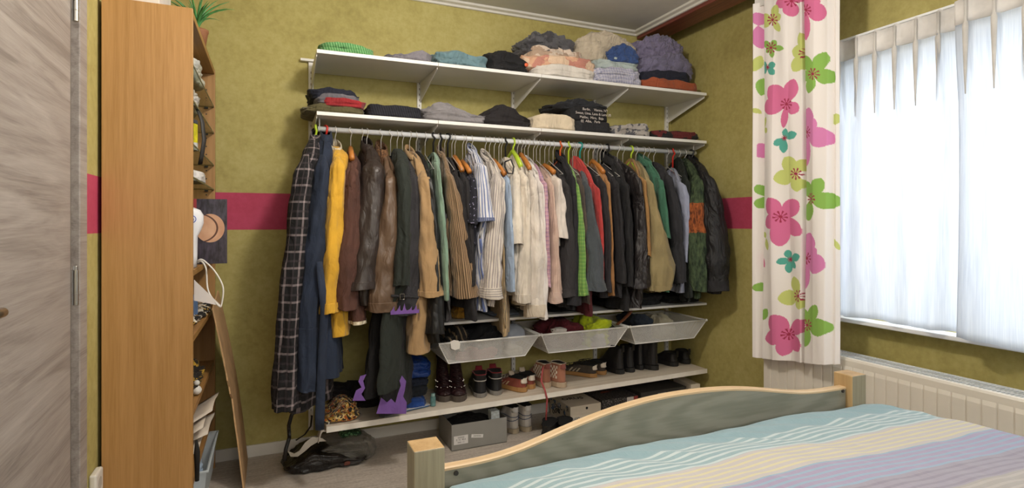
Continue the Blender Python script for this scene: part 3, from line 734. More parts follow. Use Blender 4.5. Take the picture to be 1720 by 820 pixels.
# baskets
def mesh_mat():
    t = NT('wire_mesh'); S = t.sep(t.coord('UV')); P = .0075
    a = t.math('ADD', S[0], S[1]); b = t.math('SUBTRACT', S[0], S[1])
    fa = t.math('ABSOLUTE', t.math('SUBTRACT', t.math('FRACT', t.math('DIVIDE', a, P)), .5))
    fb = t.math('ABSOLUTE', t.math('SUBTRACT', t.math('FRACT', t.math('DIVIDE', b, P)), .5))
    hole = t.math('MULTIPLY', t.math('LESS_THAN', fa, .30), t.math('LESS_THAN', fb, .30))
    tp = t.n.new('ShaderNodeBsdfTransparent'); m1 = t.n.new('ShaderNodeMixShader')
    t.done(srgb('#dcdbd8'), .4)
    t.link(hole, m1.inputs[0]); t.link(t.bsdf.outputs[0], m1.inputs[1]); t.link(tp.outputs[0], m1.inputs[2]); t.link(m1.outputs[0], t.out.inputs[0])
    return t.m
MESH = mesh_mat()
BW = [(.785, 1.355, 'left mesh basket, fullest, holding dark clothes and a grey cap'), (1.372, 1.945, 'middle mesh basket with red and neon yellow clothes'), (1.962, 2.545, 'right mesh basket with a cream cloth, nearest the corner')]
for x0, x1, lb in BW:
    zt, zb = .602, .487
    bs = thing('mesh_basket', lb + ', under the rack shelf', 'basket', ((x0 + x1) / 2, 2.95, zb), group='white mesh baskets under the rack')
    mb = MB(); tp = .065
    o1 = [(x0+tp, 2.745+.04, zb), (x1-tp, 2.745+.04, zb), (x1-tp, 3.12, zb), (x0+tp, 3.12, zb)]
    o2 = [(x0, 2.745, zt), (x1, 2.745, zt), (x1, 3.16, zt), (x0, 3.16, zt)]
    mb.v += o1 + o2
    for i in range(4):
        j = (i+1) % 4; mb.f.append((i, j, 4+j, 4+i)); mb.mi.append(0)
        W = (Vector(o2[i]) - Vector(o2[j])).length; Hh = (Vector(o2[i]) - Vector(o1[i])).length
        mb.uv.append(((tp, 0), (W - tp, 0), (W, Hh), (0, Hh)))
    mb.f.append((3, 2, 1, 0)); mb.mi.append(0); mb.uv.append(tuple((o1[q][0], o1[q][1]) for q in (3, 2, 1, 0)))
    obj('mesh_tray', mb, MESH, bs)
    obj('rim', MB().tube([o2[0], o2[1]], .005, 8).tube([o2[1], o2[2]], .005, 8).tube([o2[2], o2[3]], .005, 8).tube([o2[3], o2[0]], .005, 8), SHELFW, bs, smooth=True)
    obj('frame_wire', MB().tube([o1[0], o1[1], o1[2], o1[3], o1[0]], .0028, 6).tube([o1[0], o2[0]], .0028, 6).tube([o1[1], o2[1]], .0028, 6).tube([o1[2], o2[2]], .0028, 6).tube([o1[3], o2[3]], .0028, 6), SHELFW, bs)
    for xx in (x0, x1): obj('corner_knob', MB().sphere((xx, 2.745, zt), .009, 10, 6), SHELFW, bs, smooth=True)
def crm(name, label, cat, x0, x1, y0, y1, z0, z1, m, seed, **k): return crumple(name, label, cat, (x0, x1, y0, y1, z0, z1), m, seed, **k)
crm('tshirt', 'navy and black tee shirt heaped at the middle of the left mesh basket', 'shirt', .98, 1.2, 2.8, 3.08, .489, .655, cloth('#15171f'), 21, amp=.02)
crm('scarf', 'black and brown striped scarf at the left end of the left mesh basket', 'scarf', .86, .985, 2.8, 3.05, .489, .665, cloth('#1d1915', 'stripe', ('#6b5a43',), .03), 22, amp=.022)
crm('scarf', 'rust red scarf showing through the front of the left mesh basket', 'scarf', .90, 1.14, 2.79, 2.86, .489, .56, cloth('#a8686a'), 23, amp=.012)
cp = thing('cap', 'light grey peaked cap at the right end of the left mesh basket', 'cap', (1.265, 2.88, .5))
obj('crown', MB().sphere((1.265, 2.90, .585), .072, 24, 12, 1, 1, .85, lambda p: Vector((p.x, p.y, max(p.z, .56)))), cloth('#9aa0ab', wrinkle=.2), cp, smooth=True)
obj('strap', MB().tube([(1.22, 2.9, .642), (1.235, 2.895, .665), (1.25, 2.89, .668), (1.262, 2.885, .65)], .004, 6), plain('#55565c'), cp)
crm('white_cloth', 'folded cream cloth low in the right corner of the left mesh basket', 'cloth', 1.17, 1.29, 2.795, 2.9, .489, .545, cloth('#d8d4c4'), 24, amp=.01)
wt = obj('label_tag', MB().poly_prism([(.845, .61), (.865, .617), (.89, .612), (.90, .595), (.895, .57), (.87, .565), (.85, .575)], 2.738, 2.741), plain('#dad4cc'), None, (.87, 2.74, .57))
setp(wt, 'white paper tag over the front rim of the left mesh basket', 'tag')
crm('jumper', 'dark red jumper filling the left half of the middle mesh basket', 'sweater', 1.45, 1.72, 2.82, 3.1, .489, .645, cloth('#6b1a28'), 25, amp=.025)
crm('lace_collar', 'white lace trim lying on the dark red jumper', 'trim', 1.46, 1.55, 2.765, 2.815, .60, .622, cloth('#cfc8c0', 'dots', ('#3a2a2a',), .012), 26, amp=.01)
crm('sports_shirt', 'neon yellow sports shirt in the middle mesh basket', 'shirt', 1.70, 1.90, 2.79, 3.02, .489, .655, cloth('#c2d11c'), 27, amp=.03)
crm('sock_ball', 'dark rolled socks right of the neon yellow shirt', 'socks', 1.84, 1.90, 2.78, 2.85, .49, .625, cloth('#1c1f2a'), 28, amp=.008)
crm('pale_cloth', 'pale cloth pressed against the front of the middle mesh basket', 'cloth', 1.74, 1.83, 2.79, 2.83, .489, .58, cloth('#c6c6cc'), 29, amp=.012)
crm('jeans', 'dark blue jeans at the left of the right mesh basket', 'jeans', 2.06, 2.2, 2.8, 3.08, .489, .64, cloth('#2a3442'), 30, amp=.02)
crm('cream_cloth', 'cream cloth rolled in the middle of the right mesh basket', 'cloth', 2.21, 2.36, 2.79, 3.05, .489, .645, cloth('#a79f87'), 31, amp=.02)
lt = obj('leather_belt', MB().tube([at(1037, 545, Y=2.8), at(1046, 538, Y=2.82), at(1056, 528, Y=2.84), at(1060, 521, Y=2.86)], .014, 8, sq=.3), plain('#7d4a30', .5), None, at(1037, 545, Y=2.8), smooth=True)
setp(lt, 'brown leather belt end between the middle and right baskets', 'belt')

# ------------------------------------------------------------------ garments on the rail
def lerp_tab(tab, v):
    if v <= tab[0][0]: return tab[0][1:]
    for a, b in zip(tab[:-1], tab[1:]):
        if v <= b[0]:
            t = (v - a[0]) / (b[0] - a[0]); return tuple(a[i] + (b[i] - a[i]) * t for i in range(1, len(a)))
    return tab[-1][1:]
WIRE = plain('#d2cfca', .3, .4, vary=.03)
HCOL = {'w': WIRE, 'g': plain('#b4cf3a', .35), 'r': plain('#c8342c', .35), 't': plain('#1f8f88', .35), 'k': plain('#1c1c1e', .4), 'o': plain('#d4622f', .35), 'wood': wood('#c8843f', '#a5642a', 'y', .8, .4)}
def smoothstep(a, b, x):
    t = min(max((x - a) / (b - a), 0), 1); return t * t * (3 - 2 * t)
GN = 0
def garment(name, cat, label, hook, neck, strip, hem, m, bstrip=None, yf=2.66, T=.03, hk='w', cuff=None, collar=None, sleeve=True,
            cuffh=.05, hang=None, fold=.0075, back=True, tex=None, hemm=None, bar=False, puff=0):
    global GN; GN += 1
    sd = GN * 3.37; rn = random.Random(GN)
    Xh = rat(hook) * RODY; zn = at(hook, neck, Y=RODY).z
    # --- front edge in world space
    ysh = yf + .035
    rows = []
    for i, (v, ul, ur) in enumerate(strip):
        t = i / max(len(strip) - 1, 1); Y = ysh + (yf - .02 - ysh) * t
        xl, xr = rat(ul) * Y, rat(ur) * Y; hw = (xr - xl) / 2; xc = (xl + xr) / 2
        r0 = rat((ul + ur) / 2); ry = min(.05, .75 * hw / max(r0, .25) + .006); ry = max(ry, .016)
        rx = sqrt(max(hw * hw - (r0 * ry) ** 2, (.45 * hw) ** 2))
        rows.append([at((ul + ur) / 2, v, Y=Y).z, xc, Y, rx, ry])
    rows.sort(key=lambda r: -r[0])
    zs = rows[0][0]; zhem = at(strip[-1][2], hem, Y=yf).z
    def fr(z):   # centre x, y of the front at height z
        tab = [(-r[0], r[1], r[2], r[3], r[4]) for r in rows]
        return lerp_tab(tab, -z)
    bt = None
    if bstrip: bt = sorted([(-at((a + b) / 2, v, Y=yf + .02).z, (rat(a) + rat(b)) / 2 * (yf + .02), (rat(b) - rat(a)) / 2 * (yf + .02)) for v, a, b in bstrip])
    og = Vector((Xh, RODY, zhem))
    root = thing(name, label, cat, og)
    nr = 60; rings = []; n = 60
    k1, k2, p1, p2 = rn.uniform(5, 9), rn.uniform(10, 15), rn.uniform(0, 6), rn.uniform(0, 6)
    for k in range(nr + 1):
        q = k / nr
        if q < .16: z = zn + (zs - zn) * (q / .16) ** 1.25; sh = (q / .16)
        else: z = zs + (zhem - zs) * (q - .16) / .84; sh = 1
        X1, Y1, rx, ry = fr(z)
        hwid = None
        if bt is not None:
            bx, bw = lerp_tab(bt, -z)
            f = smoothstep(-bt[0][0] + .12, -bt[0][0], z) if z > -bt[0][0] else 1
            X1 = X1 * (1 - f) + bx * f; hwid = bw
        Yb_ = RODY + min(RODY - Y1, .235)
        if sh < 1:
            a = .04 + .96 * sh ** .8
            Xf = Xh + (X1 - Xh) * a; Yf_ = RODY - (RODY - Y1 - .015) * a; Yk = RODY + (Yb_ - RODY) * a
        else: Xf, Yf_, Yk = X1, Y1 + (.015 if sleeve else 0), Yb_
        Xk = Xh - (Xf - Xh) * .15
        t_ = T * (.35 + .65 * min(1, sh * 1.2)) * (1 + .25 * q)
        if hwid is not None and z < -bt[0][0] + .05: t_ = max(t_, min(hwid * .95, .11))
        ring = []
        for i in range(n):
            th = 2*pi*i/n; c, s = cos(th), sin(th)
            u_ = math.copysign(abs(c) ** .75, c)          # +1 front ... -1 back
            f = (u_ + 1) / 2
            X = Xk + (Xh - Xk) * min(1, f * 2) if f < .5 else Xh + (Xf - Xh) * (f - .5) * 2
            Y = Yk + (Yf_ - Yk) * f
            thick = t_ * math.copysign(abs(s) ** .7, s)
            w_ = noise.noise(Vector((u_ * 3.2 + sd, s * .8, z * 2.2 + sd))) * fold * 2.4 + sin(u_ * k1 + p1 + z * 1.6) * fold * q + sin(u_ * k2 + p2 - z * 2) * fold * .6 * q * q
            rg = (1 - 2 * abs(noise.noise(Vector((u_ * 5 + z * 3 + sd, s, z * 6.5))))) * fold * 1.5
            cv = max(0, 1 - abs(noise.noise(Vector((u_ * 2.6 + sd + z * .8, s * .5, z * 1.6 + sd)))) * 8) * fold * 1.3
            thick -= math.copysign(cv, s)
            X += thick + (w_ + rg) * min(1, sh * 1.5) * (1 if s >= 0 else 1)
            if puff: X += math.copysign(abs(sin(z * pi / puff)) ** .5 * .012, s) * min(1, sh)
            zz = z + (noise.noise(Vector((u_ * 2, s, sd))) * .012 if k == nr else 0)
            ring.append(Vector((X, Y + noise.noise(Vector((z * 5, u_, sd))) * .006, zz)))
        rings.append(ring)
    # hem turned inward
    last = rings[-1]; c0 = sum(last, Vector()) / n
    rings.insert(-1, [p + Vector((0, 0, .004)) for p in last])
    if hemm is None: rings.append([c0 + (p - c0) * .97 for p in last]); rings.append([c0 + (p - c0) * .82 + Vector((0, 0, .012)) for p in last]); rings.append([c0 + (p - c0) * .70 + Vector((0, 0, .06)) for p in last])
    body = obj('body', MB().ring_loft(rings), m, root, smooth=True)
    if hemm is not None:
        hb = nr - 1
        seg = [[c0.lerp(p, 1) + (Vector((p.x - c0.x, 0, 0)).normalized() if abs(p.x - c0.x) > 1e-4 else Vector()) * .003 + Vector((0, -.002 if p.y < RODY else .002, 0)) for p in r] for r in rings[hb:]]
        seg.append([p + Vector((0, 0, -.002)) for p in rings[-1]])
        obj('hem_band', MB().ring_loft(seg, cap=False), hemm, root, smooth=True)
    def slv(sign):
        rr = []; ns = 22; cnt = 46; m_ = 28
        ztop, zbot = zs + .01, rows[-1][0]
        for k in range(cnt + 1):
            q = k / cnt; z = ztop + (zbot - ztop) * q
            X1, Y1, rx, ry = fr(z)
            g = min(1, .35 + (q / .07) * .65) if q < .07 else 1
            yy = Y1 + ry * .35 if sign > 0 else RODY + min(.215, RODY - Y1) - ry * .3
            if sign < 0: X1 = Xh - (X1 - Xh) * .1; rx = min(rx, .035); yy = min(yy, 3.13)
            yy += (1 - g) * (.035 if sign > 0 else -.035)
            ring = []
            for i in range(m_):
                th = 2*pi*i/m_
                nn = noise.noise(Vector((cos(th) * 1.3 + sd, sin(th) * 1.3, z * 9 + sd * 2))) * .20 + (1 - 2*abs(noise.noise(Vector((cos(th) * 1.1, sin(th) * 1.6 + sd, z * 9 + cos(th) * 3))))) * .08 + (.35 - abs(noise.noise(Vector((cos(th) * 1.8 + sd, sin(th) * 1.8, z * 2.2 + sd))))) * .42
                nn -= max(0, 1 - abs(noise.noise(Vector((cos(th) * 1.6 + sd * 3, sin(th) * 1.6, z * 3.2 + cos(th + sd))))) * 7) * .16
                nn -= max(0, 1 - abs(noise.noise(Vector((cos(th) * 1.2 + sd * 2, sin(th) * 1.2, z * 7 + 2 * cos(th + sd))))) * 6) * .06
                if puff: nn += abs(sin(z * pi / puff)) ** .5 * .12
                ring.append(Vector((X1 + rx * g * (1 + nn) * cos(th), yy + ry * 1.1 * g * (1 + nn) * sin(th), z + .004 * sin(th * 2 + sd) * (k == cnt))))
            rr.append(ring)
        c1 = sum(rr[-1], Vector()) / m_
        full = rr[:-1] + [[p + Vector((0, 0, .004)) for p in rr[-1]], rr[-1], [c1 + (p - c1) * .96 for p in rr[-1]]] + [[c1 + (p - c1) * .84 for p in rr[-1]], [c1 + (p - c1) * .74 + Vector((0, 0, .05)) for p in rr[-1]]]
        so_ = obj('sleeve', MB().ring_loft(full), m, root, smooth=True)
        if cuff is not None:
            kk = max(2, int(cuffh / max((ztop - zbot) / cnt, .001)))
            cs = [[c1.lerp(p, 1) + Vector((p.x - (sum(r, Vector()) / m_).x, p.y - (sum(r, Vector()) / m_).y, 0)).normalized() * .0035 for p in r] for r in rr[-kk - 1:]]
            e1 = [c1 + (p - c1) * .93 for p in cs[-1]]; cs.insert(-1, [p + Vector((0, 0, .003)) for p in cs[-1]]); cs.insert(1, [p + Vector((0, 0, -.003)) for p in cs[0]]); cs.insert(0, [c1 + (p - c1) * .93 + Vector((0, 0, 0)) for p in cs[0]])
            obj('cuff', MB().ring_loft(cs + [e1]), cuff, so_, smooth=True)
    if sleeve:
        slv(1)
        if back: slv(-1)
    if collar is not None:
        cm, ch, cr_ = collar
        pr = []
        for k in range(25):
            a = 2*pi*k/24
            pr.append((Xh + cr_ * .45 * cos(a) + (fr(zs)[0] - Xh) * .12 * -sin(a), RODY + cr_ * 1.45 * sin(a) - .008, zn - ch * .35 + .035 * sin(a) - .004))
        obj('collar', MB().ring_loft([[Vector(p) + Vector((o_[0] * cos(2*pi*k/24) * .7, o_[0] * sin(2*pi*k/24), o_[1])) for o_ in ((0, ch * 1.3), (.006, ch * 1.2), (ch * .75, -ch * .9 + .004 * sin(k * 1.9)), (ch * .6, -ch * 1.1), (0, -ch * .5), (-.003, ch * .9))] for k, p in enumerate(pr)], cap=False), cm, root, smooth=True)
    # --- hanger
    hm = HCOL[hk if hk != 'wood' else 'w']
    hr = thing('clothes_hanger', (hang or {'w': 'wire hook hanger', 'g': 'lime green plastic hanger', 'r': 'red plastic hanger', 't': 'teal plastic hanger', 'k': 'black plastic hanger', 'o': 'orange plastic hanger', 'wood': 'wooden hanger'}[hk]) + ' carrying the ' + label, 'hanger', (Xh, RODY, zn), group='clothes hangers on the rail')
    th_ = .0022 if hk in ('w', 'wood') else .0055; tw = rn.uniform(-.6, .6)
    hp = []
    for k in range(11):
        a = -.35 + k * (pi + .35) / 10
        hp.append((Xh + .018 * sin(tw) * -cos(a), RODY + .0165 * cos(a), RODZ + .002 + .0165 * sin(a)))
    hp = hp[::-1] if False else hp
    hp += [(Xh + .004, RODY - .016, RODZ - .012), (Xh, RODY, RODZ - .035), (Xh, RODY, zn - .01)]
    obj('hook', MB().tube(hp, th_, 7), hm, hr, smooth=True)
    X1 = Xh + (fr(zs)[0] - Xh) * .8; Y1 = RODY - (RODY - fr(zs)[1]) * .8
    bm_ = HCOL['wood'] if hk in ('wood', 'w') and bar else hm
    br = .0125 if bar else (.004 if hk in ('w', 'wood') else .007)
    dzb = .012 if bar else -.016
    obj('shoulder_bar', MB().tube([(X1, Y1, zs + dzb + .02), ((X1 + Xh) / 2, (Y1 + RODY) / 2, (zs + zn) / 2 + dzb + .014), (Xh, RODY, zn + dzb), (Xh - .005, RODY + .1, (zs + zn) / 2 + dzb), (Xh - .01, RODY + .19, zs + dzb)], br, 8, sq=1.3 if bar else 1), bm_, hr, smooth=True)
    return root, dict(Xh=Xh, zs=zs, zn=zn, zhem=zhem, fr=fr, rows=rows)

C = cloth
SHERPA = C('#d9cdb4', 'blotch', ('#c9b996',), .008, wrinkle=1.0)
LEA = lambda h: C(h, 'leather', rough=.42, sheen=0, wrinkle=.35)
FLAME = C('#74509a', wrinkle=.2)
PLAID = C('#131116', 'plaid', ('#96898a', '#3c3438'), .075)
NAVY = C('#26334b', wrinkle=.4); YEL = C('#d2a02c', wrinkle=.45)
garment('robe', 'robe', 'black and white plaid flannel robe, leftmost on the rail', 530, 227, [(262, 502, 530), (340, 487, 520), (480, 472, 513), (600, 463, 507), (688, 459, 503)], 693, PLAID, [(430, 478, 520), (540, 466, 522), (693, 457, 528)], hk='g', T=.045, collar=(PLAID, .018, .045), fold=.009)
r_, g_ = garment('robe', 'robe', 'long navy fleece bathrobe with dangling belt, second from left', 547, 226, [(262, 531, 556), (320, 525, 551), (420, 510, 548), (520, 503, 536), (655, 499, 531)], 640, NAVY, [(400, 512, 562), (640, 520, 574)], hk='r', T=.04, collar=(NAVY, .024, .05), cuff=NAVY, cuffh=.30)
obj('belt', MB().tube([at(536, 440, Y=2.60), at(545, 520, Y=2.615), at(541, 600, Y=2.61), at(537, 700, Y=2.6), at(537, 722, Y=2.6)], [.014, .018, .019, .021, .019], 12, sq=.5), NAVY, r_, smooth=True)
garment('fleece_jacket', 'jacket', 'bright yellow fleece jacket with cream collar lining', 563, 246, [(266, 556, 581), (320, 552, 579), (420, 542, 577), (526, 538, 567)], 566, YEL, [(400, 548, 586), (566, 540, 588)], T=.045, collar=(SHERPA, .02, .055), cuff=YEL)
garment('suede_jacket', 'jacket', 'reddish brown suede jacket on a wooden hanger', 589, 254, [(276, 582, 602), (330, 577, 606), (420, 568, 605), (520, 563, 598)], 546, C('#5e3b2f', vary=.22, wrinkle=.6), [(440, 574, 604), (546, 581, 617)], T=.035, hk='wood', bar=True, hemm=SHERPA)
garment('leather_jacket', 'jacket', 'dark brown glossy leather jacket with turned up collar', 616, 242, [(270, 612, 645), (330, 606, 645), (420, 596, 640), (487, 584, 634)], 512, LEA('#40342e'), T=.04, collar=(LEA('#3a2d29'), .02, .05), cuff=LEA('#40342e'))
garment('leather_jacket', 'jacket', 'tan brown leather jacket with shaggy fur collar', 640, 252, [(288, 645, 667), (340, 639, 674), (420, 628, 672), (523, 617, 665)], 515, LEA('#6a5340'), T=.04, collar=(C('#5f3f26', 'blotch', ('#7a5636',), .01, wrinkle=1), .032, .05), cuff=LEA('#6a5340'))
garment('coat', 'coat', 'long dark green wool coat reaching low', 667, 250, [(268, 664, 687), (320, 668, 692), (400, 668, 690), (480, 660, 688)], 658, C('#2c332c'), [(510, 630, 672), (658, 621, 672)], T=.045, yf=2.62)
r_, g_ = garment('coat', 'coat', 'long charcoal coat with purple flame trim and buckled cuff', 676, 262, [(288, 683, 704), (340, 681, 709), (420, 670, 709), (528, 656, 704)], 692, C('#3a383c'), [(540, 636, 676), (692, 624, 664)], T=.03, yf=2.70)
garment('dress', 'dress', 'long black dress hanging behind the dark green coat', 656, 262, [(300, 646, 662), (420, 630, 655), (520, 606, 650), (668, 588, 630)], 668, C('#151316'), T=.04, sleeve=False, yf=2.74, bstrip=[(480, 612, 650), (668, 588, 632)])
# flames: cut out cloth tongues on cuff and hem
def flames(parent, u0, u1, v0, v1, Y, n, seed, nm='flame_trim'):
    rn = random.Random(seed); mb = MB(); A = at(u0, v1, Y=Y); B = at(u1, v0, Y=Y); W = B.x - A.x; Hh = B.z - A.z
    pts = [(A.x, A.z), (A.x, A.z + Hh * .3)]
    for i in range(n):
        c = A.x + W * (i + .5) / n; h = rn.uniform(.55, 1) * Hh; dx = rn.uniform(-.1, .3) * W / n
        pts += [(c - W * .42 / n, A.z + Hh * .28), (c - W * .22 / n + dx * .5, A.z + h * .62), (c + dx, A.z + h), (c + W * .12 / n + dx * .3, A.z + h * .55), (c + W * .3 / n, A.z + Hh * .25)]
    pts += [(B.x, A.z + Hh * .35), (B.x, A.z)]
    mb.poly_prism(pts, Y, Y + .003); obj(nm, mb, FLAME, parent, label='purple flame shaped trim')
flames(r_, 656, 704, 505, 529, 2.60, 5, 3)
for pts_ in ([(632, 695), (640, 668), (650, 676), (657, 670), (664, 677), (668, 662), (673, 648), (671, 640), (675, 631), (682, 640), (680, 655), (677, 666), (683, 676), (682, 695)], [(592, 673), (598, 656), (607, 651), (602, 641), (605, 632), (615, 629), (610, 640), (613, 652), (607, 662), (614, 673)]):
    obj('flame_trim', MB().poly_prism([(q.x, q.z) for q in [at(u, v, Y=2.655) for u, v in pts_]], 2.652, 2.656), FLAME, r_, label='purple flame shaped trim')
obj('cuff_strap', MB().tube([at(657, 497, Y=2.605), at(703, 500, Y=2.605)], .007, 6), C('#2e2c2f'), r_)
obj('buckle', MB().tube([at(672, 494, Y=2.597), at(679, 494, Y=2.597), at(679, 503, Y=2.597), at(672, 503, Y=2.597), at(672, 494, Y=2.597)], .0018, 6), STEEL, r_)
TRENCH = C('#a5855d', wrinkle=.3)
garment('trench_coat', 'coat', 'beige cotton trench coat left of the mint shirt', 688, 254, [(290, 701, 724), (340, 704, 729), (420, 706, 736), (498, 708, 743)], 592, TRENCH, [(500, 682, 724), (592, 679, 728)], T=.04, collar=(TRENCH, .013, .04), cuff=TRENCH, cuffh=.03)
garment('leather_coat', 'coat', 'long black leather coat showing behind the trench coat', 699, 254, [(288, 711, 728), (380, 719, 738), (470, 722, 744), (560, 716, 748)], 575, LEA('#1d1c1c'), T=.03)
garment('shirt', 'shirt', 'pale mint green shirt on a black hanger', 728, 256, [(274, 729, 739), (330, 732, 744), (420, 739, 753), (503, 742, 755)], 480, C('#7f9a86'), T=.02, hk='k')
garment('skirt', 'skirt', 'short charcoal skirt below the mint green shirt', 737, 330, [(360, 744, 752), (480, 745, 757), (540, 742, 767)], 540, C('#4a4648'), T=.02, sleeve=False)
BRS = C('#7c5f3f', 'stripe', ('#3f3326', '#a3886a'), .010)
garment('shirt', 'shirt', 'brown and olive striped shirt with wide sleeve', 740, 254, [(285, 745, 759), (340, 752, 776), (420, 760, 793), (500, 766, 806)], 497, BRS, T=.025, hk='k', collar=(BRS, .01, .035), bstrip=[(380, 748, 778), (497, 752, 785)])
garment('cardigan', 'cardigan', 'black knitted cardigan right of the brown striped shirt', 752, 264, [(292, 758, 775), (400, 772, 794), (538, 784, 802)], 520, C('#252124', 'stripe', ('#161416',), .012), T=.025, hang='black plastic hanger', hk='k')
garment('jacket', 'jacket', 'dark grey jacket under a bare wooden hanger', 764, 268, [(296, 772, 788), (380, 779, 797), (480, 784, 800)], 470, C('#2b282b'), T=.022, hk='wood', bar=True)
garment('blouse', 'blouse', 'navy blouse with tiny speckles and short sleeve', 777, 276, [(298, 784, 800), (340, 784, 803), (376, 784, 802)], 410, C('#1f2030', 'dots', ('#8f8ba6',), .016), T=.022, hk='wood', bar=True)
BLS = C('#b9bccb', 'stripe', ('#5c6a98', '#d9d6d4'), .018)
garment('blouse', 'blouse', 'blue and white striped blouse with gathered short sleeve', 792, 250, [(276, 798, 816), (320, 801, 825), (372, 803, 831)], 522, BLS, [(400, 792, 813), (522, 795, 816)], T=.025, collar=(BLS, .012, .04), cuff=C('#4a5478', 'stripe', ('#9aa0b8',), .01), cuffh=.02)
CRS = C('#c4bab0', 'stripe', ('#8d8385', '#cfc5b8'), .014)
garment('shirt', 'shirt', 'cream shirt with thin grey stripes and wide striped cuff', 815, 260, [(292, 827, 848), (340, 822, 849), (420, 815, 847), (501, 808, 843)], 514, CRS, T=.028, collar=(CRS, .013, .04), cuff=C('#c8beb2', 'hstripe', ('#8e8686',), .012), cuffh=.06)
garment('shirt', 'shirt', 'light blue shirt left of the khaki trousers', 830, 274, [(302, 846, 859), (380, 849, 863), (490, 853, 867)], 480, C('#9aacc4'), T=.02, hk='wood', bar=True)
garment('trousers', 'trousers', 'khaki cotton trousers hanging down over the left mesh basket', 838, 300, [(330, 842, 856), (380, 832, 856), (460, 830, 860), (562, 831, 865)], 562, C('#b0966f', wrinkle=.5), T=.022, sleeve=False, yf=2.68)
garment('top', 'shirt', 'ivory top with short sleeve beside a black choker', 849, 264, [(290, 858, 874), (350, 858, 878), (410, 858, 880)], 500, C('#d2c8ba'), T=.024, hk='k')
ck = obj('choker', MB().tube([at(848, 272, Y=2.72), at(858, 268, Y=2.71), at(863, 280, Y=2.70), at(861, 292, Y=2.70), at(853, 291, Y=2.71), at(848, 280, Y=2.72), at(848, 272, Y=2.72)], .0045, 8), plain('#1b191b'), None, at(855, 270, Y=2.72), smooth=True)
setp(ck, 'black ribbon loop hanging over the pale blue shirt shoulder', 'ribbon')
garment('shirt', 'shirt', 'cream linen shirt on a lime green hanger', 862, 258, [(288, 870, 887), (340, 872, 892), (420, 868, 893), (508, 866, 892)], 512, C('#cec3b4', wrinkle=.6), T=.025, hk='g', hang='lime green and wooden hanger', bar=True, cuff=C('#cec3b4', wrinkle=.6))
garment('shirt', 'shirt', 'long ivory cotton shirt with deep squared cuff', 876, 264, [(292, 886, 901), (340, 888, 907), (420, 885, 914), (532, 884, 918)], 525, C('#d0c6bb', wrinkle=.6), T=.026, hk='wood', bar=True, cuff=C('#c9bba8'), cuffh=.08)
garment('shirt', 'shirt', 'crisp white shirt left of the pink and blue checked shirt', 887, 270, [(300, 899, 911), (350, 902, 918), (430, 903, 922), (535, 903, 921)], 520, C('#d6cfca'), T=.024, collar=(C('#bfb8b4'), .01, .04))
garment('shirt', 'shirt', 'pink and blue checked shirt between white shirts', 896, 274, [(300, 906, 919), (380, 909, 923), (482, 913, 926)], 500, C('#b98a98', 'plaid', ('#55609a', '#c9b8bc'), .022), T=.018, yf=2.645)
garment('shirt', 'shirt', 'pale pink fine striped shirt with rounded cuff', 907, 280, [(302, 916, 931), (380, 920, 937), (440, 922, 941), (508, 921, 946)], 490, C('#c3a898', 'stripe', ('#a78a80',), .008), T=.022, cuff=C('#c8aea0', 'hstripe', ('#a78a80',), .007), cuffh=.06, yf=2.645)
garment('shirt', 'shirt', 'short sleeved off white shirt under a curved wooden hanger', 915, 282, [(298, 926, 943), (350, 929, 951), (400, 929, 954)], 412, C('#cfc4ba'), T=.022, hk='wood', bar=True)
garment('jacket', 'jacket', 'washed charcoal cotton jacket right of the off white shirt', 929, 278, [(302, 938, 957), (350, 940, 962), (420, 940, 967), (498, 938, 967)], 515, C('#363234', wrinkle=.7), T=.026, cuff=C('#3c3839'), cuffh=.05)
garment('blazer', 'jacket', 'black quilted jacket on a salmon pink hanger', 941, 262, [(288, 953, 967), (360, 956, 971), (440, 955, 973), (512, 947, 976)], 520, C('#26242a'), T=.026, hk='o', collar=(C('#26242a'), .014, .04))
garment('shirt', 'shirt', 'lime green checked shirt on a lime green hanger', 955, 276, [(302, 962, 971), (360, 965, 981), (430, 966, 985), (496, 966, 988)], 492, C('#6d9a45', 'plaid', ('#a6b86a', '#4f7a4a'), .02), T=.018, hk='g', yf=2.645)
garment('cardigan', 'cardigan', 'taupe cardigan right of the lime green checked shirt', 962, 282, [(304, 972, 981), (400, 978, 988), (510, 980, 992)], 500, C('#5b4d45'), T=.02)
garment('shirt', 'shirt', 'deep burgundy shirt with low hanging hem', 968, 284, [(310, 976, 986), (420, 980, 994), (529, 974, 1009)], 529, C('#6b2029'), T=.02, sleeve=False)
garment('jacket', 'jacket', 'slate blue grey jacket right of the teal hanger', 974, 284, [(306, 980, 992), (360, 982, 1001), (420, 984, 1013), (488, 985, 1022)], 480, C('#4d5359'), T=.024, hk='t', yf=2.64, cuff=C('#4d5359'))
garment('blazer', 'jacket', 'coral red blazer with sloping shoulder', 965, 262, [(310, 994, 1007), (350, 999, 1012), (420, 1003, 1015), (470, 1003, 1016)], 470, C('#b23a37'), T=.02, yf=2.67)
garment('jacket', 'jacket', 'dark charcoal jacket just right of the red blazer', 988, 280, [(300, 1006, 1018), (380, 1014, 1026), (490, 1014, 1028)], 500, C('#332f33'), T=.024)
garment('coat', 'coat', 'camel brown coat showing as a narrow upright strip', 996, 274, [(298, 1013, 1024), (380, 1019, 1030), (497, 1021, 1034)], 490, C('#95683c'), T=.02, hk='wood', bar=True, yf=2.655)
garment('blazer', 'jacket', 'black wool blazer right of the camel coat', 1008, 276, [(300, 1025, 1040), (360, 1030, 1047), (475, 1034, 1054)], 500, C('#2a282c'), T=.026)
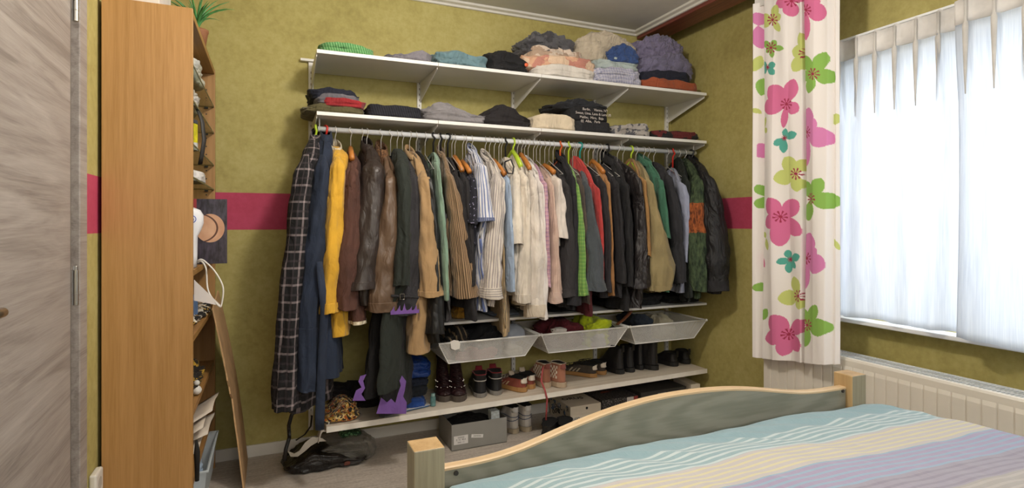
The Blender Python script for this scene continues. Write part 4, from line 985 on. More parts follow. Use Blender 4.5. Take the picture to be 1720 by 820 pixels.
garment('coat', 'coat', 'black hooded coat on a black plastic hanger', 1020, 264, [(302, 1040, 1057), (380, 1045, 1064), (482, 1047, 1066)], 522, C('#1f1e21'), T=.028, hk='k', collar=(C('#1f1e21'), .022, .045))
garment('windbreaker', 'jacket', 'creased dark brown nylon windbreaker with rounded sleeve', 1037, 272, [(292, 1060, 1077), (350, 1067, 1085), (420, 1066, 1092), (484, 1060, 1091)], 518, C('#302a2b', rough=.45, wrinkle=1.0), T=.028, collar=(C('#4a4547'), .014, .035))
garment('jacket', 'jacket', 'ochre jacket left of the sand coat', 1060, 266, [(298, 1074, 1085), (360, 1079, 1091), (430, 1082, 1095)], 470, C('#9d7544'), T=.02, hk='g')
garment('coat', 'coat', 'sand coloured raincoat with broad sleeve', 1068, 270, [(300, 1084, 1098), (350, 1088, 1107), (400, 1092, 1121), (445, 1094, 1134), (488, 1093, 1128)], 490, C('#8f8059', wrinkle=.3), T=.03, yf=2.63, cuff=C('#8f8059'), cuffh=.03)
garment('jacket', 'jacket', 'emerald green hooded jacket behind the sand raincoat', 1081, 268, [(300, 1103, 1114), (340, 1106, 1121), (400, 1110, 1128)], 490, C('#3d6f57'), T=.026, collar=(C('#3d6f57'), .02, .045))
garment('padded_vest', 'jacket', 'dark grey padded jacket between green and light blue garments', 1098, 272, [(290, 1112, 1128), (350, 1122, 1142), (420, 1127, 1151), (474, 1130, 1153)], 476, C('#2d2c31'), T=.028, puff=.11)
garment('shirt', 'shirt', 'light blue grey shirt under a red plastic hanger', 1130, 282, [(306, 1138, 1152), (330, 1140, 1158), (380, 1145, 1158), (440, 1144, 1155)], 492, C('#8f93a6'), [(460, 1135, 1150), (492, 1130, 1149)], T=.02, hk='r', yf=2.67)
garment('coat', 'coat', 'dark bottle green coat behind the furry jacket', 1140, 264, [(296, 1148, 1160), (400, 1150, 1160), (500, 1152, 1164)], 508, C('#1f2620'), T=.026)
garment('fur_jacket', 'jacket', 'furry dark green jacket with a broad rust orange band', 1150, 266, [(298, 1160, 1180), (360, 1156, 1186), (420, 1156, 1187), (489, 1161, 1187)], 500, None, T=.026, yf=2.66) if False else None
def furry():
    t = NT('banded_fur'); v = t.coord('Object'); z = t.sep(v)[2]
    n = t.noise(t.coord('Object', (1, 1, .35)), 60, 5)
    a = t.math('ADD', z, t.math('MULTIPLY', n, .03))
    band = t.math('MULTIPLY', t.math('GREATER_THAN', a, FZ0), t.math('LESS_THAN', a, FZ1))
    g = t.ramp(n, [(.35, srgb('#1c2a1c')), (.65, srgb('#4b5a3c'))]); o = t.ramp(n, [(.4, srgb('#5a2c14')), (.6, srgb('#a85a2a'))])
    t.bump(n, .9, .02); return t.done(t.mix(band, g, o), .95)
zhem_ = at(1187, 500, Y=2.66).z
FZ0 = at(1170, 392, Y=2.65).z - zhem_ + .015; FZ1 = at(1170, 342, Y=2.65).z - zhem_ + .015
garment('fur_jacket', 'jacket', 'furry dark green jacket with a broad rust orange band', 1150, 266, [(294, 1162, 1184), (360, 1156, 1190), (420, 1156, 1191), (489, 1161, 1190)], 500, furry(), T=.03, fold=.01, yf=2.63)
PUF = C('#1d1b1e', rough=.6, wrinkle=.9)
garment('puffer_jacket', 'jacket', 'bulky black puffer jacket, last on the rail in the corner', 1161, 266, [(290, 1176, 1198), (330, 1184, 1213), (400, 1188, 1226), (489, 1193, 1226)], 492, PUF, T=.04, yf=2.57, collar=(PUF, .022, .045), hk='k', cuff=C('#2c2a2d'), cuffh=.07, fold=.012)
# empty wire hooks between the garments
rn = random.Random(11)
EH = [(608, 'dark'), (714, 'x'), (747, 'x'), (759, 'x'), (782, 'x'), (822, 'x'), (842, 'x'), (869, 'x'), (881, 'x'), (901, 'x'), (922, 'x'), (948, 'x'), (981, 'x'), (1003, 'x'), (1014, 'x'), (1046, 'x'), (1089, 'x'), (1120, 'x')]
nbr = ['dark leather jacket', 'long black leather coat', 'brown striped shirt', 'black cardigan', 'speckled navy blouse', 'cream striped shirt', 'khaki trousers', 'cream linen shirt', 'long ivory shirt', 'pink and blue checked shirt', 'curved wooden hanger', 'black quilted jacket', 'slate blue jacket', 'camel coat', 'black wool blazer', 'nylon windbreaker', 'emerald jacket', 'red plastic hanger']
for (u, _), nb in zip(EH, nbr):
    X = rat(u) * RODY; zn = 1.585
    hr = thing('clothes_hanger', 'slender empty wire hanger hooked on the rail beside the ' + nb, 'hanger', (X, RODY, zn), group='clothes hangers on the rail')
    hp = [(X, RODY + .0165*cos(a), RODZ + .002 + .0165*sin(a)) for a in [-.35 + k*(pi + .35)/10 for k in range(11)]] + [(X + .004, RODY - .016, RODZ - .012), (X, RODY, RODZ - .035), (X, RODY, zn)]
    obj('hook', MB().tube(hp, .002, 6), WIRE, hr, smooth=True)
    obj('shoulder_bar', MB().tube([(X, RODY - .17, zn - .09), (X, RODY, zn), (X, RODY + .17, zn - .09), (X, RODY - .17, zn - .09)], .002, 6), WIRE, hr)

# ------------------------------------------------------------------ folded clothes on the shelves
def ztop(x): return TOPZ[0] + (TOPZ[1] - TOPZ[0]) * (x - SX0) / (SX1 - SX0) + .0005
def onshelf(name, label, cat, u0, u1, vtop, vbot, m, seed, shelf='top', yf=2.84, dep=.30, group=None, **k):
    x0, x1 = rat(u0) * yf, rat(u1) * yf
    if rat(u1) > .35: x1 = min(x1, rat(u1) * (yf + .02)) 
    zf = (ztop((x0 + x1) / 2) if shelf == 'top' else LOWZ[0] + .0005)
    z0 = zf if vbot is None else at((u0 + u1) / 2, vbot, Y=yf + .03).z
    z1 = at((u0 + u1) / 2, vtop, Y=yf + .06).z
    return crumple(name, label, cat, (x0, min(x1, XR - .03), yf, yf + dep, max(z0, zf), max(z1, z0 + .015)), m, seed, **k)
g1 = 'folded clothes on the top shelf'
onshelf('towel', 'folded bright green striped towel at the left end of the top shelf', 'towel', 536, 632, 78, None, C('#5e9a5c', 'stripe', ('#457f48', '#7fae74'), .012), 41, layers=2, yf=2.81, amp=.006, sag=.1)
onshelf('sweatshirt', 'grey wrinkled garment lying second from left on the top shelf', 'clothes', 645, 728, 86, None, C('#77737a'), 42, amp=.014, peak=.5, yf=2.81)
onshelf('jeans', 'faded turquoise blue jeans folded on the top shelf', 'jeans', 733, 826, 92, None, C('#638088', wrinkle=.8), 43, amp=.012, sag=.1, yf=2.81)
onshelf('jacket_bundle', 'black rolled jacket with lime and orange details on the top shelf', 'clothes', 823, 893, 92, None, C('#17161a'), 44, amp=.018, yf=2.81)
setp(obj('orange_patch', MB().sphere(at(884, 109, Y=2.82), .012, 12, 8, 1, .5, .9), plain('#d8603a'), None, at(884, 109, Y=2.82), smooth=True), 'orange pompom on the black rolled jacket', 'pompom')
onshelf('tshirt', 'white cotton tee shirt folded under the peach cloth on the top shelf', 'clothes', 900, 1008, 112, None, C('#cfc8bf'), 45, layers=2, yf=2.81, amp=.008)
onshelf('blanket', 'peach and coral patterned cloth in the middle of the top shelf stack', 'blanket', 884, 1008, 94, 122, C('#cfa284', 'blotch', ('#bb8070', '#d4b79c'), .11), 46, layers=1, yf=2.83, amp=.012)
onshelf('shirt_bundle', 'off white patterned shirt under the charcoal garment on the top shelf', 'clothes', 892, 985, 80, 103, C('#c9b8a8', 'blotch', ('#a8907c',), .06), 47, yf=2.86, amp=.012)
onshelf('cardigan_bundle', 'charcoal marled cardigan with dark red edge crowning the top shelf stack', 'clothes', 884, 975, 57, 92, C('#57565a', 'blotch', ('#3b3a3e',), .06), 48, yf=2.86, amp=.022, freq=13, e=.75, sag=.45)
onshelf('bed_sheet', 'large beige bed sheet bundle near the ceiling corner', 'bedding', 972, 1082, 54, 106, C('#b9ac98', wrinkle=.7), 49, yf=2.88, amp=.016, freq=11, dep=.27, e=.75, sag=.45)
onshelf('gingham_cloth', 'blue and white gingham cloth low on the top shelf', 'clothes', 1003, 1085, 112, None, C('#a9a9bb', 'plaid', ('#5f6490', '#cfcbd0'), .018), 50, yf=2.81, amp=.01, layers=2)
onshelf('shirt_bundle', 'pale mint shirt between gingham cloth and royal blue cloth', 'clothes', 1008, 1080, 101, 119, C('#aab6b4'), 51, yf=2.83, amp=.01)
onshelf('blue_cloth', 'crumpled royal blue cloth in front of the beige bed sheet', 'clothes', 1024, 1078, 80, 107, C('#37538c'), 52, yf=2.82, dep=.06, amp=.014, freq=16, e=.75, sag=.45)
onshelf('orange_cloth', 'rust orange folded cloth at the right end of the top shelf', 'clothes', 1085, 1183, 137, None, C('#9a4b2a'), 53, yf=2.81, dep=.34, amp=.006, sag=.1, layers=1)
onshelf('navy_cloth', 'navy blue folded cloth on the rust orange cloth', 'clothes', 1080, 1170, 120, 143, C('#23263a'), 54, yf=2.84, dep=.3, amp=.01)
onshelf('duvet_cover', 'lavender grey duvet cover, lower bundle in the corner', 'bedding', 1077, 1178, 92, 130, C('#6f6a84', wrinkle=.8), 55, yf=2.85, dep=.3, amp=.018, freq=12, e=.75, sag=.45)
onshelf('duvet_cover', 'lavender grey duvet cover, upper bundle touching the dark beam', 'bedding', 1072, 1160, 62, 104, C('#746d88', wrinkle=.9), 56, yf=2.87, dep=.28, amp=.022, freq=13, e=.75, sag=.45)
# lower shelf
onshelf('trousers_folded', 'olive green folded trousers at the bottom of the left stack, drooping over the shelf end', 'clothes', 508, 616, 176, None, C('#5e5736'), 61, 'low', yf=2.83, amp=.008, layers=1)
onshelf('red_shirt', 'red folded shirt in the left stack of the lower shelf', 'clothes', 536, 617, 167, 181, C('#9c1f26'), 62, 'low', yf=2.82, amp=.008)
onshelf('grey_shirt', 'grey folded shirt in the left stack of the lower shelf', 'clothes', 528, 607, 160, 177, C('#68656c'), 63, 'low', yf=2.83, amp=.008)
onshelf('navy_jumper', 'navy blue jumper on top of the left stack of the lower shelf', 'clothes', 520, 607, 148, 170, C('#1f2438'), 64, 'low', yf=2.84, amp=.012)
onshelf('ribbed_jumper', 'black ribbed jumper folded flat between two stacks on the lower shelf', 'clothes', 618, 711, 178, None, C('#17171f', 'stripe', ('#262633',), .012), 65, 'low', yf=2.81, amp=.005, sag=.12, e=.3)
onshelf('grey_hoodie', 'light grey hoodie heaped on the lower shelf', 'clothes', 712, 826, 170, None, C('#7f7b7d'), 66, 'low', yf=2.81, amp=.012, peak=-.45)
onshelf('black_hoodie', 'black brown hoodie right of the light grey hoodie', 'clothes', 811, 899, 178, None, C('#262022'), 67, 'low', yf=2.81, amp=.012, peak=-.3)
onshelf('cream_jumper', 'cream folded jumper on the lower shelf', 'clothes', 899, 975, 194, None, C('#cfbfa6'), 68, 'low', yf=2.81, amp=.006, sag=.2)
onshelf('charcoal_jumper', 'charcoal jumper folded under the lettered tee shirt', 'clothes', 968, 1029, 204, None, C('#25252a'), 69, 'low', yf=2.81, amp=.004, e=.3, sag=.1)
lt_ = thing('lettered_tshirt', 'black tee shirt covered in white lettering, folded over the charcoal jumper', 'clothes', at(985, 205, Y=2.84))
onx0, onx1 = rat(955) * 2.83, rat(1024) * 2.83
crumple('folded_body', None, None, (onx0, onx1, 2.82, 3.1, at(990, 205, Y=2.84).z, at(990, 180, Y=2.88).z), C('#1d1c20'), 70, amp=.004, e=.35, sag=.15, parent=lt_)
LET = plain('#c9bfb8', .7)
for k, (tx, u, v) in enumerate([('Berlin,    Vienna, NY', 1000, 185), ('Sweet, Uma, Lana & Lara US', 997, 191.5), ('Malibu,  Miro,  Baja', 994, 198), ('(((  Alba,   Paris', 992, 204)]):
    p = at(u, v, Y=2.806); text('lettering', tx, .021, p, (pi / 2, 0, 0), LET, lt_, 'white lettering' if k == 0 else None)
onshelf('dark_bundle', 'dark slate hoodie crowning the lettered tee shirt stack', 'clothes', 936, 1028, 166, 186, C('#2c2e34'), 71, 'low', yf=2.82, amp=.016, peak=-.1)
onshelf('folded_clothes', 'grey and white wrinkled tops right of the lettered stack', 'clothes', 1031, 1098, 208, None, C('#a09a94', 'blotch', ('#56565c',), .04), 72, 'low', yf=2.81, amp=.014, layers=2)
onshelf('black_tshirt', 'black tee shirt with a red edge at the right end of the lower shelf', 'clothes', 1100, 1183, 219, None, C('#1b181a', 'blotch', ('#5a1a1c',), .09), 73, 'low', yf=2.81, amp=.008, layers=1)

# things lying on the narrow shelf under the garments
def onmid(name, label, cat, u0, u1, vtop, m, seed, **k):
    yf = 2.83; x0, x1 = rat(u0) * yf, rat(u1) * yf
    return crumple(name, label, cat, (x0, x1, yf, 3.1, .7045, at(u0, vtop, Y=yf + .1).z), m, seed, **k)
onmid('mustard_bag', 'mustard yellow wrinkled bag on the narrow shelf', 'bag', 764, 800, 506, C('#a87a1c', wrinkle=.9), 81, amp=.012)
onmid('grey_cloth', 'grey and blue folded cloth on the narrow shelf', 'clothes', 826, 880, 520, C('#5d6573'), 82, amp=.01)
onmid('black_cloth', 'black folded cloth in the middle of the narrow shelf', 'clothes', 925, 1000, 505, C('#18181c'), 83, amp=.012)
onmid('dark_trousers', 'very dark trousers heaped on the narrow shelf under the windbreaker', 'clothes', 1022, 1120, 496, C('#131318'), 84, amp=.018)
onmid('dark_cloth', 'dark green folded cloth at the right end of the narrow shelf', 'clothes', 1128, 1185, 490, C('#191c1a'), 85, amp=.01)
tb = obj('boot_shaft', MB().ring_loft([[Vector((at(728, 540, Y=2.74).x + rx*cos(a), 2.80 + ry*sin(a), z)) for a in [2*pi*i/20 for i in range(20)]] for z, rx, ry in ((.585, .04, .07), (.6, .048, .08), (.63, .04, .06), (.66, .035, .048), (.70, .038, .05), (.76, .042, .055))]), LEA('#17181a'), None, (at(728, 540, Y=2.74).x, 2.8, .585), smooth=True)
setp(tb, 'glossy black leather boot hanging left of the left mesh basket', 'boot')

# ------------------------------------------------------------------ shoes
def outline(y, L, W):
    t = y / L
    w_ = np.interp(t, [0, .03, .1, .25, .45, .68, .82, .93, .98, 1.0], [.02, .42, .70, .78, .80, 1.0, .98, .70, .36, .02])
    return w_ * W / 2
def shoe_rings(L, W, zt, L1=None, nb=18, y_back=0, scale=1, sink=0):
    pts = []
    L1 = L1 or L; S = L1 - y_back
    ys = [.5 - .5 * cos(pi * i / nb) for i in range(nb + 1)]
    for q in ys: pts.append((outline(q * L, L, W) * scale, y_back + q * S, zt))
    for q in ys[::-1][1:-1]: pts.append((-outline(q * L, L, W) * scale, y_back + q * S, zt))
    return [Vector(p) for p in pts]
def shoe(name, label, cat, u, v, z0, rot, upper, solem, L=.28, W=.098, st=.028, toe_h=.06, top=.085, ank=.42, opening=None, tab=None, stripes=None, laces=None, tongue=None, toe=False, seed=0, shaftw=.8, group=None, toecap=None, flip=False, textm=None, yoff=None, extra=None, pull=False):
    p = at(u, v, Z=z0)
    root = thing(name, label, cat, (p.x, p.y + (0 if yoff is None else yoff), z0), R(rot), local=True, group=group)
    obj('sole', MB().ring_loft([shoe_rings(L, W, z, scale=s) for z, s in ((.0005, .96), (.004, 1.03), (st * .5, 1.04), (st, 1.02), (st + .001, .9))]), solem, root, smooth=False)
    rings = []; n = 15; sh = Vector((0, .004, 0))
    for k in range(n + 1):
        q = k / n; z = st + (top - st) * q
        L1 = L - .006 if z < toe_h * .6 else None
        if L1 is None:
            f = (z - toe_h * .6) / max(top - toe_h * .6, .001)
            L1 = (L - .006) - (L - ank * L) * min(1, f ** .62)
        bk_ = .006 + .006 * sin(q * pi * .9)
        sc_ = 1 - (1 - shaftw) * min(1, q * 1.15)
        rings.append([x for x in shoe_rings(L, W, z, L1, y_back=bk_, scale=sc_ * .97)])
    # collar dips at the sides on low shoes
    lin = [Vector((x.x * .84, (x.y - L1 / 2) * .9 + L1 / 2, x.z - .004)) for x in rings[-1]]
    low = [Vector((x.x * .72, (x.y - L1 / 2) * .85 + L1 / 2, x.z - min(.05, top - st - .005))) for x in rings[-1]]
    obj('upper', MB().ring_loft(rings), upper, root, smooth=True)
    obj('lining', MB().tube([rings[-1][i] + Vector((0, 0, .0005)) for i in list(range(0, len(rings[-1]))) + [0]], .0035, 6), opening or DARKIN, root, smooth=True)
    obj('opening', MB().ring_loft([[x + Vector((0, 0, .0052)) for x in lin], [Vector((x.x*.98, x.y, x.z + .0056)) for x in lin]]), DARKIN, root)  # flat cap on the closed upper, black to paint the shade inside the shoe
    if tab: obj('heel_tab', MB().grid(lambda s, t: (lambda a, z: (sin(a) * .030 * shaftw * (1.0), .004 - .003 * 1 + (1 - cos(a)) * .028 + .004 * sin(pi * t), z))((s - .5) * 2.4, top - .03 * t - .001 + .003), 10, 4), tab, root, thick=.003, smooth=True)
    if stripes:
        for k in range(3):
            y = L * (.42 + .085 * k)
            for sx in (-1, 1):
                wz = outline(y, L, W)
                obj('side_stripe', MB().poly_prism([(y, st + .003), (y + .011, st + .003), (y - .012, toe_h * .95), (y - .023, toe_h * .95)], sx * wz * .955, sx * wz * .955 + sx * .002, 'x'), stripes, root)
    if laces:
        nl = 6 if top > .11 else 4
        lc = MB()
        for k in range(nl):
            f = .15 + .8 * k / nl; z = toe_h * .6 + (top - toe_h * .6) * f
            y = (L - .006) - (L - ank * L) * f ** .62 + .004
            hw = .022
            lc.tube([(-hw, y - .012, z), (0, y + .002, z + .004), (hw, y - .012, z)], .0028, 6)
            if k < nl - 1: lc.tube([(-hw, y - .012, z), (0, y - .003, z + .014), (hw, y - .026, z + .02)], .0022, 5)
        obj('laces', lc, laces, root, smooth=True)
    if tongue:
        y = ank * L; obj('tongue', MB().grid(lambda s, t: ((s - .5) * (.046 - .012 * t), y - .004 - .012 * cos((s - .5) * 2) + t * .016, top - .01 + .034 * t), 6, 4), tongue, root, thick=.006, smooth=True)
    if toecap: obj('toe_cap', MB().ring_loft([[Vector((x.x * 1.02, max(x.y, L * .76) + (.002 if x.y > L * .76 else 0), x.z + .002)) for x in r] for r in rings[:4]]), toecap, root, smooth=True)
    if pull: obj('pull_tab', MB().box(-.009, .009, -.001, .003, top - .02, top + .022), upper, root, bevel=.001)
    if extra: extra(root, rings, L, W, top, st)
    return root
DARKIN = plain('#0f0e0f', .9)
GUM = plain('#a57a48', .6); RUB = plain('#6f675f', .7)
RED = C('#8b1c26', wrinkle=.1); BLK = C('#1c1c20', wrinkle=.15, rough=.55); WLE = C('#c9c2ba', wrinkle=.2, rough=.55)
CHER = LEA('#371a1c')
def zs_(u): return zshoe(at(u, 650, Y=2.95).x) + .001
def studs(root, rings, L, W, top, st):
    mb = MB()
    for r in (3, 5):
        for x in rings[min(r, len(rings) - 1)]:
            if x.y > L * .45 and abs(x.x) > .008 and (int(x.x * 900) % 2 == 0): mb.sphere((x.x * 1.02, x.y + .001, x.z), .0035, 6, 4)
    obj('studs', mb, STEEL, root)
for u, v, lb in ((748, 676, 'left boot of the glossy cherry red studded pair on the shoe shelf'), (772, 676, 'right boot of the glossy cherry red studded pair on the shoe shelf')):
    p = at(u, v, Z=zs_(u))
    shoe('boot', lb, 'boot', u, v, zs_(u), 180 - 10, CHER, plain('#4b423b', .5), L=.26, W=.094, st=.03, toe_h=.075, top=.205, ank=.40, laces=plain('#2a1618', .4), shaftw=.62, yoff=.0, extra=studs)
    r = bpy.data.objects[-1] if False else None
bt_ = [o for o in COL.objects if o.name.startswith('boot') and o.type == 'EMPTY']
for o in bt_: o.location.y += .256; o.location.x += .045
def wstripe(root, rings, L, W, top, st):
    for k, dz in ((10, 0),):
        r = rings[k]; sel = [Vector((x.x * 1.03, x.y - .002, x.z)) for x in r if x.y < L * .3]
        sel.sort(key=lambda q: atan2(q.x, .1 - q.y))
        obj('piping', MB().tube(sel, .0025, 6), plain('#c9c4bc', .5), root)
for u, lb in ((808, 'left shoe of the black and red high top sneakers'), (836, 'right shoe of the black and red high top sneakers')):
    shoe('sneaker', lb + ' with thick ribbed sole', 'shoe', u, 669 - (u - 808) * .16, zs_(u), -14 if u < 820 else -8, BLK, plain('#7f7a74', .7), L=.29, W=.10, st=.022, toe_h=.08, top=.125, opening=RED, tongue=RED, laces=plain('#c9c0bb'), shaftw=.84, extra=wstripe)
TER = C('#8e4434', wrinkle=.15); 
for u, v, rt, lb in ((884, 659, 24, 'left'), (896, 654, 10, 'right')):
    shoe('sneaker', lb + ' shoe of the terracotta suede sneakers with gum sole and white heel tab', 'shoe', u, v, zs_(u), rt, TER, GUM, L=.28, W=.098, st=.026, toe_h=.055, top=.078, tab=plain('#d8cdbd', .6), stripes=plain('#d2bb95', .6), laces=plain('#cdbfae'), tongue=plain('#b9a894', .8), shaftw=.82)
SAL = C('#a06a52', wrinkle=.2); CHK = C('#c9bba6', 'plaid', ('#1d1b1a',), .012)
def chk(root, rings, L, W, top, st):
    for sx in (-1, 1):
        mb = MB()
        rr = rings[3:15:2]
        for j in range(len(rr) - 1):
            for i in range(7):
                def pt(r, yy):
                    c = [q for q in r if q.x * sx >= -1e-6]; c.sort(key=lambda q: q.y)
                    x = np.interp(yy, [q.y for q in c], [abs(q.x) for q in c]); return Vector((sx * (x + .0018), yy, r[0].z))
                if (i + j) % 2: continue
                y0, y1 = .035 + i * .011, .046 + i * .011
                b = len(mb.v); mb.v += [tuple(q) for q in (pt(rr[j], y0), pt(rr[j], y1), pt(rr[j+1], y1), pt(rr[j+1], y0))]
                mb.f.append((b, b+1, b+2, b+3)); mb.mi.append(0); mb.uv.append(((0, 0),)*4)
        obj('check_panel', mb, plain('#e0d6c4', .7), root, thick=.001)
for u, v, lb, rt in ((922, 652, 'left', 4), (949, 652, 'right', 12)):
    shoe('sneaker', lb + ' shoe of the brown suede high top sneakers with checkered sides', 'shoe', u, v, zs_(u), rt, SAL, plain('#b09c84', .7), L=.27, W=.098, st=.03, toe_h=.06, top=.138, laces=plain('#d4c9b8'), shaftw=.72, tab=C('#8e4f44'), extra=chk, opening=plain('#cdbfaa'))
BRN = C('#4e443b', wrinkle=.15)
for u, v, lb, rt in ((1003, 634, 'left', 34), (1017, 630, 'right', 16)):
    shoe('sneaker', lb + ' shoe of the dark brown low sneakers with pale stripes and gum sole', 'shoe', u, v, zs_(u), rt, BRN, GUM, L=.28, W=.098, st=.024, toe_h=.055, top=.075, tab=plain('#d8cdbd', .6), stripes=plain('#b5a88f', .6), laces=plain('#2a2522'), shaftw=.82)
BB = C('#232124', rough=.45, wrinkle=.2, sheen=0); BS = plain('#1c1b1b', .6)
for u, v, rt, h_, lb in ((1047, 629, 10, .16, 'left boot of the black ankle boot pair beside the brown sneakers'), (1064, 626, 6, .16, 'right boot of the black ankle boot pair beside the brown sneakers'),
                        (1080, 622, 4, .19, 'slim black boot standing alone between two boot pairs'), (1106, 622, 22, .20, 'tall black boot with a wide shaft at the right of the shoe shelf')):
    shoe('boot', lb, 'boot', u, v, zs_(u), rt, BB, BS, L=.27, W=.094 if u != 1080 else .075, st=.028, toe_h=.065, top=h_, shaftw=.66, pull=True)
for u, v, rt, lb in ((1138, 616, 10, 'left'), (1158, 612, 2, 'right')):
    shoe('shoe', lb + ' shoe of the low black leather pair at the right end of the shoe shelf', 'shoe', u, v, zs_(u), rt, BB, BS, L=.27, W=.095, st=.028, toe_h=.055, top=.082, shaftw=.84, pull=True)
BLU2 = plain('#4a5570', .6)
for u, v, rt, lb in ((868, 729, 8, 'left'), (889, 726, 3, 'right')):
    shoe('sneaker', lb + ' shoe of the worn white high top sneakers on the floor by the grey box', 'shoe', u, v, .001, rt, WLE, plain('#b3a48c', .7), L=.27, W=.095, st=.026, toe_h=.06, top=.15, shaftw=.74, tab=plain('#d9d6d2', .6), laces=BLU2,
         extra=lambda root, rings, L, W, top, st: obj('ankle_straps', MB().tube([Vector((x.x * 1.03, x.y - .002, x.z + .05 * x.y)) for x in sorted([q for q in rings[8] if q.y < .12], key=lambda q: atan2(q.x, .1 - q.y))], .002, 6).tube([Vector((x.x * 1.03, x.y - .002, x.z + .2 * x.x)) for x in sorted([q for q in rings[6] if q.y < .12], key=lambda q: atan2(q.x, .1 - q.y))], .002, 6), BLU2, root))
for u, v, rt, lb in ((918, 740, -38, 'left'), (948, 738, -30, 'right')):
    shoe('clog', lb + ' black open clog lying on the floor behind the footboard', 'shoe', u, v, .001, rt, C('#1e1c1c', rough=.5, wrinkle=.2), BS, L=.26, W=.10, st=.026, toe_h=.07, top=.075, shaftw=.9, ank=.62)
lc = obj('shoelace', MB().tube([at(912, 616, Y=2.84), at(909, 640, Y=2.80), at(915, 655, Y=2.785), at(919, 670, Y=2.785), at(917, 706, Y=2.785)], .005, 8, sq=.4), plain('#a5484a', .8, vary=.3, scale=60), None, at(917, 706, Y=2.785), smooth=True)
setp(lc, 'red and white shoelace hanging down over the edge of the shoe shelf', 'shoelace')
tu = thing('small_tube', 'small turquoise bottle standing left of the cherry boots', 'bottle', at(729, 684, Z=zs_(729)))
p = at(729, 684, Z=zs_(729))
obj('body', MB().cyl((p.x, p.y + .02, p.z + .0005), .0145, .05, 16), plain('#5d8583', .35, vary=.3, scale=60), tu, bevel=.003)
obj('cap', MB().cyl((p.x, p.y + .02, p.z + .051), .011, .016, 16), plain('#8fb0ac', .35), tu, bevel=.002)
# clothes and papers on the left part of the shoe shelf
def onshoe(name, label, cat, u0, u1, v0, v1, m, seed, yf=2.84, dep=.3, **k):
    x0, x1 = rat(u0) * yf, rat(u1) * yf; zf = zshoe(x1) + .001
    zb = max(zf, at((u0 + u1) / 2, v1, Y=yf + .05).z) if v1 else zf
    return crumple(name, label, cat, (x0, x1, yf, yf + dep, zb, max(at((u0+u1)/2, v0, Y=yf + .08).z, zb + .012)), m, seed, **k)
onshoe('leopard_scarf', 'crumpled scarf in black, gold and orange leopard print', 'scarf', 538, 605, 664, None, C('#b58a34', 'blotch', ('#1a1512', '#c9b27a', '#a0501c', '#17120f'), .016), 91, yf=2.83, dep=.2, amp=.022, sag=.6, peak=.45)
onshoe('dark_clothes', 'heap of dark maroon and black clothes behind the leopard scarf', 'clothes', 560, 650, 640, None, C('#1b1518'), 92, yf=3.0, dep=.16, amp=.03)
onshoe('blue_cloth', 'royal blue folded cloth at the bottom of the blue stack', 'clothes', 675, 721, 660, None, C('#1d4c9c'), 93, yf=2.86, dep=.25, amp=.01)
onshoe('dark_cloth', 'dark teal folded cloth in the middle of the blue stack', 'clothes', 672, 722, 641, 664, C('#171f2a'), 94, yf=2.87, dep=.25, amp=.012)
onshoe('navy_cloth', 'navy folded cloth in the blue stack, second from top', 'clothes', 674, 726, 628, 646, C('#18233c'), 95, yf=2.88, dep=.25, amp=.012)
onshoe('blue_jacket', 'bright blue shiny folded jacket on top of the blue stack', 'clothes', 674, 727, 598, 632, C('#12408f', rough=.5), 96, yf=2.88, dep=.25, amp=.015)
for k, (pts, c, lb) in enumerate([([(648, 698), (652, 690), (700, 680), (722, 682)], '#2f6fae', 'blue printed sheet lying at the front of the shoe shelf'), ([(664, 694), (668, 684), (708, 672), (724, 680)], '#d8d2ca', 'white sheet under the blue stack on the shoe shelf')]):
    P = [at(u, v, Z=zshoe(.9) + .004 + .003 * k) for u, v in pts]
    setp(obj('sheet_of_paper', MB().poly_prism([(q.x, q.y) for q in P], P[0].z, P[0].z + .0015, 'z'), plain(c, .5, vary=.15, scale=30), None, P[0]), lb, 'paper')
# ------------------------------------------------------------------ floor boxes
GREY = plain('#8c8a85', .7, vary=.04)
gb = thing('open_box', 'open grey cardboard box with white stickers on the floor', 'box', (1.04, 2.96, 0))
gx0, gx1, gy0, gy1 = .885, 1.205, 2.842, 3.09
obj('box_walls', MB().box(gx0, gx1, gy0, gy0 + .003, .001, .14).box(gx0, gx1, gy1 - .003, gy1, .001, .14).box(gx0, gx0 + .003, gy0 + .003, gy1 - .003, .001, .14).box(gx1 - .003, gx1, gy0 + .003, gy1 - .003, .001, .14).box(gx0, gx1, gy0, gy1, .0005, .0035), GREY, gb)
s1 = obj('sticker', MB().box(gx0 + .012, gx0 + .092, gy0 - .0008, gy0 - .0002, .032, .078), plain('#d9d6d4', .5, vary=.01), gb, label='white printed sticker')
for i, (tx, zz, sz) in enumerate([('|||||||||||||', .069, .011), ('E  N  40.5', .056, .013), ('5063 - 11', .042, .010)]):
    text('print', tx, sz, (gx0 + .052, gy0 - .001, zz), (pi / 2, 0, 0), plain('#4b4a4a'), s1)
s2 = obj('sticker', MB().box(-.034, .034, -.0008, 0, -.009, .009), plain('#e0dedc', .5, vary=.01), gb, label='small tilted white sticker')
s2.location = (gx0 + .145 - 1.04, gy0 - .0003 - 2.96, .062); s2.rotation_euler = (0, R(8), 0)
for v_ in s2.data.vertices: v_.co += Vector((1.04, 2.96, 0))
tt = text('print', 'ZAMORA', .011, (1.04, 2.96 - .001, 0), (pi / 2, 0, 0), plain('#4b4a4a'), s2)
crumple('black_cloth', 'black clothing filling the open grey box', 'clothes', (gx0 + .006, gx1 - .006, gy0 + .006, gy1 - .006, .004, .125), C('#131214'), 97, amp=.010)
setp(obj('drink_carton', MB().box(1.115, 1.165, 2.85, 2.90, .128, .18), plain('#b9c2c6', .35, vary=.3, scale=60), None, (1.14, 2.87, .128), bevel=.002), 'small silver white carton standing in the corner of the open grey box', 'carton')
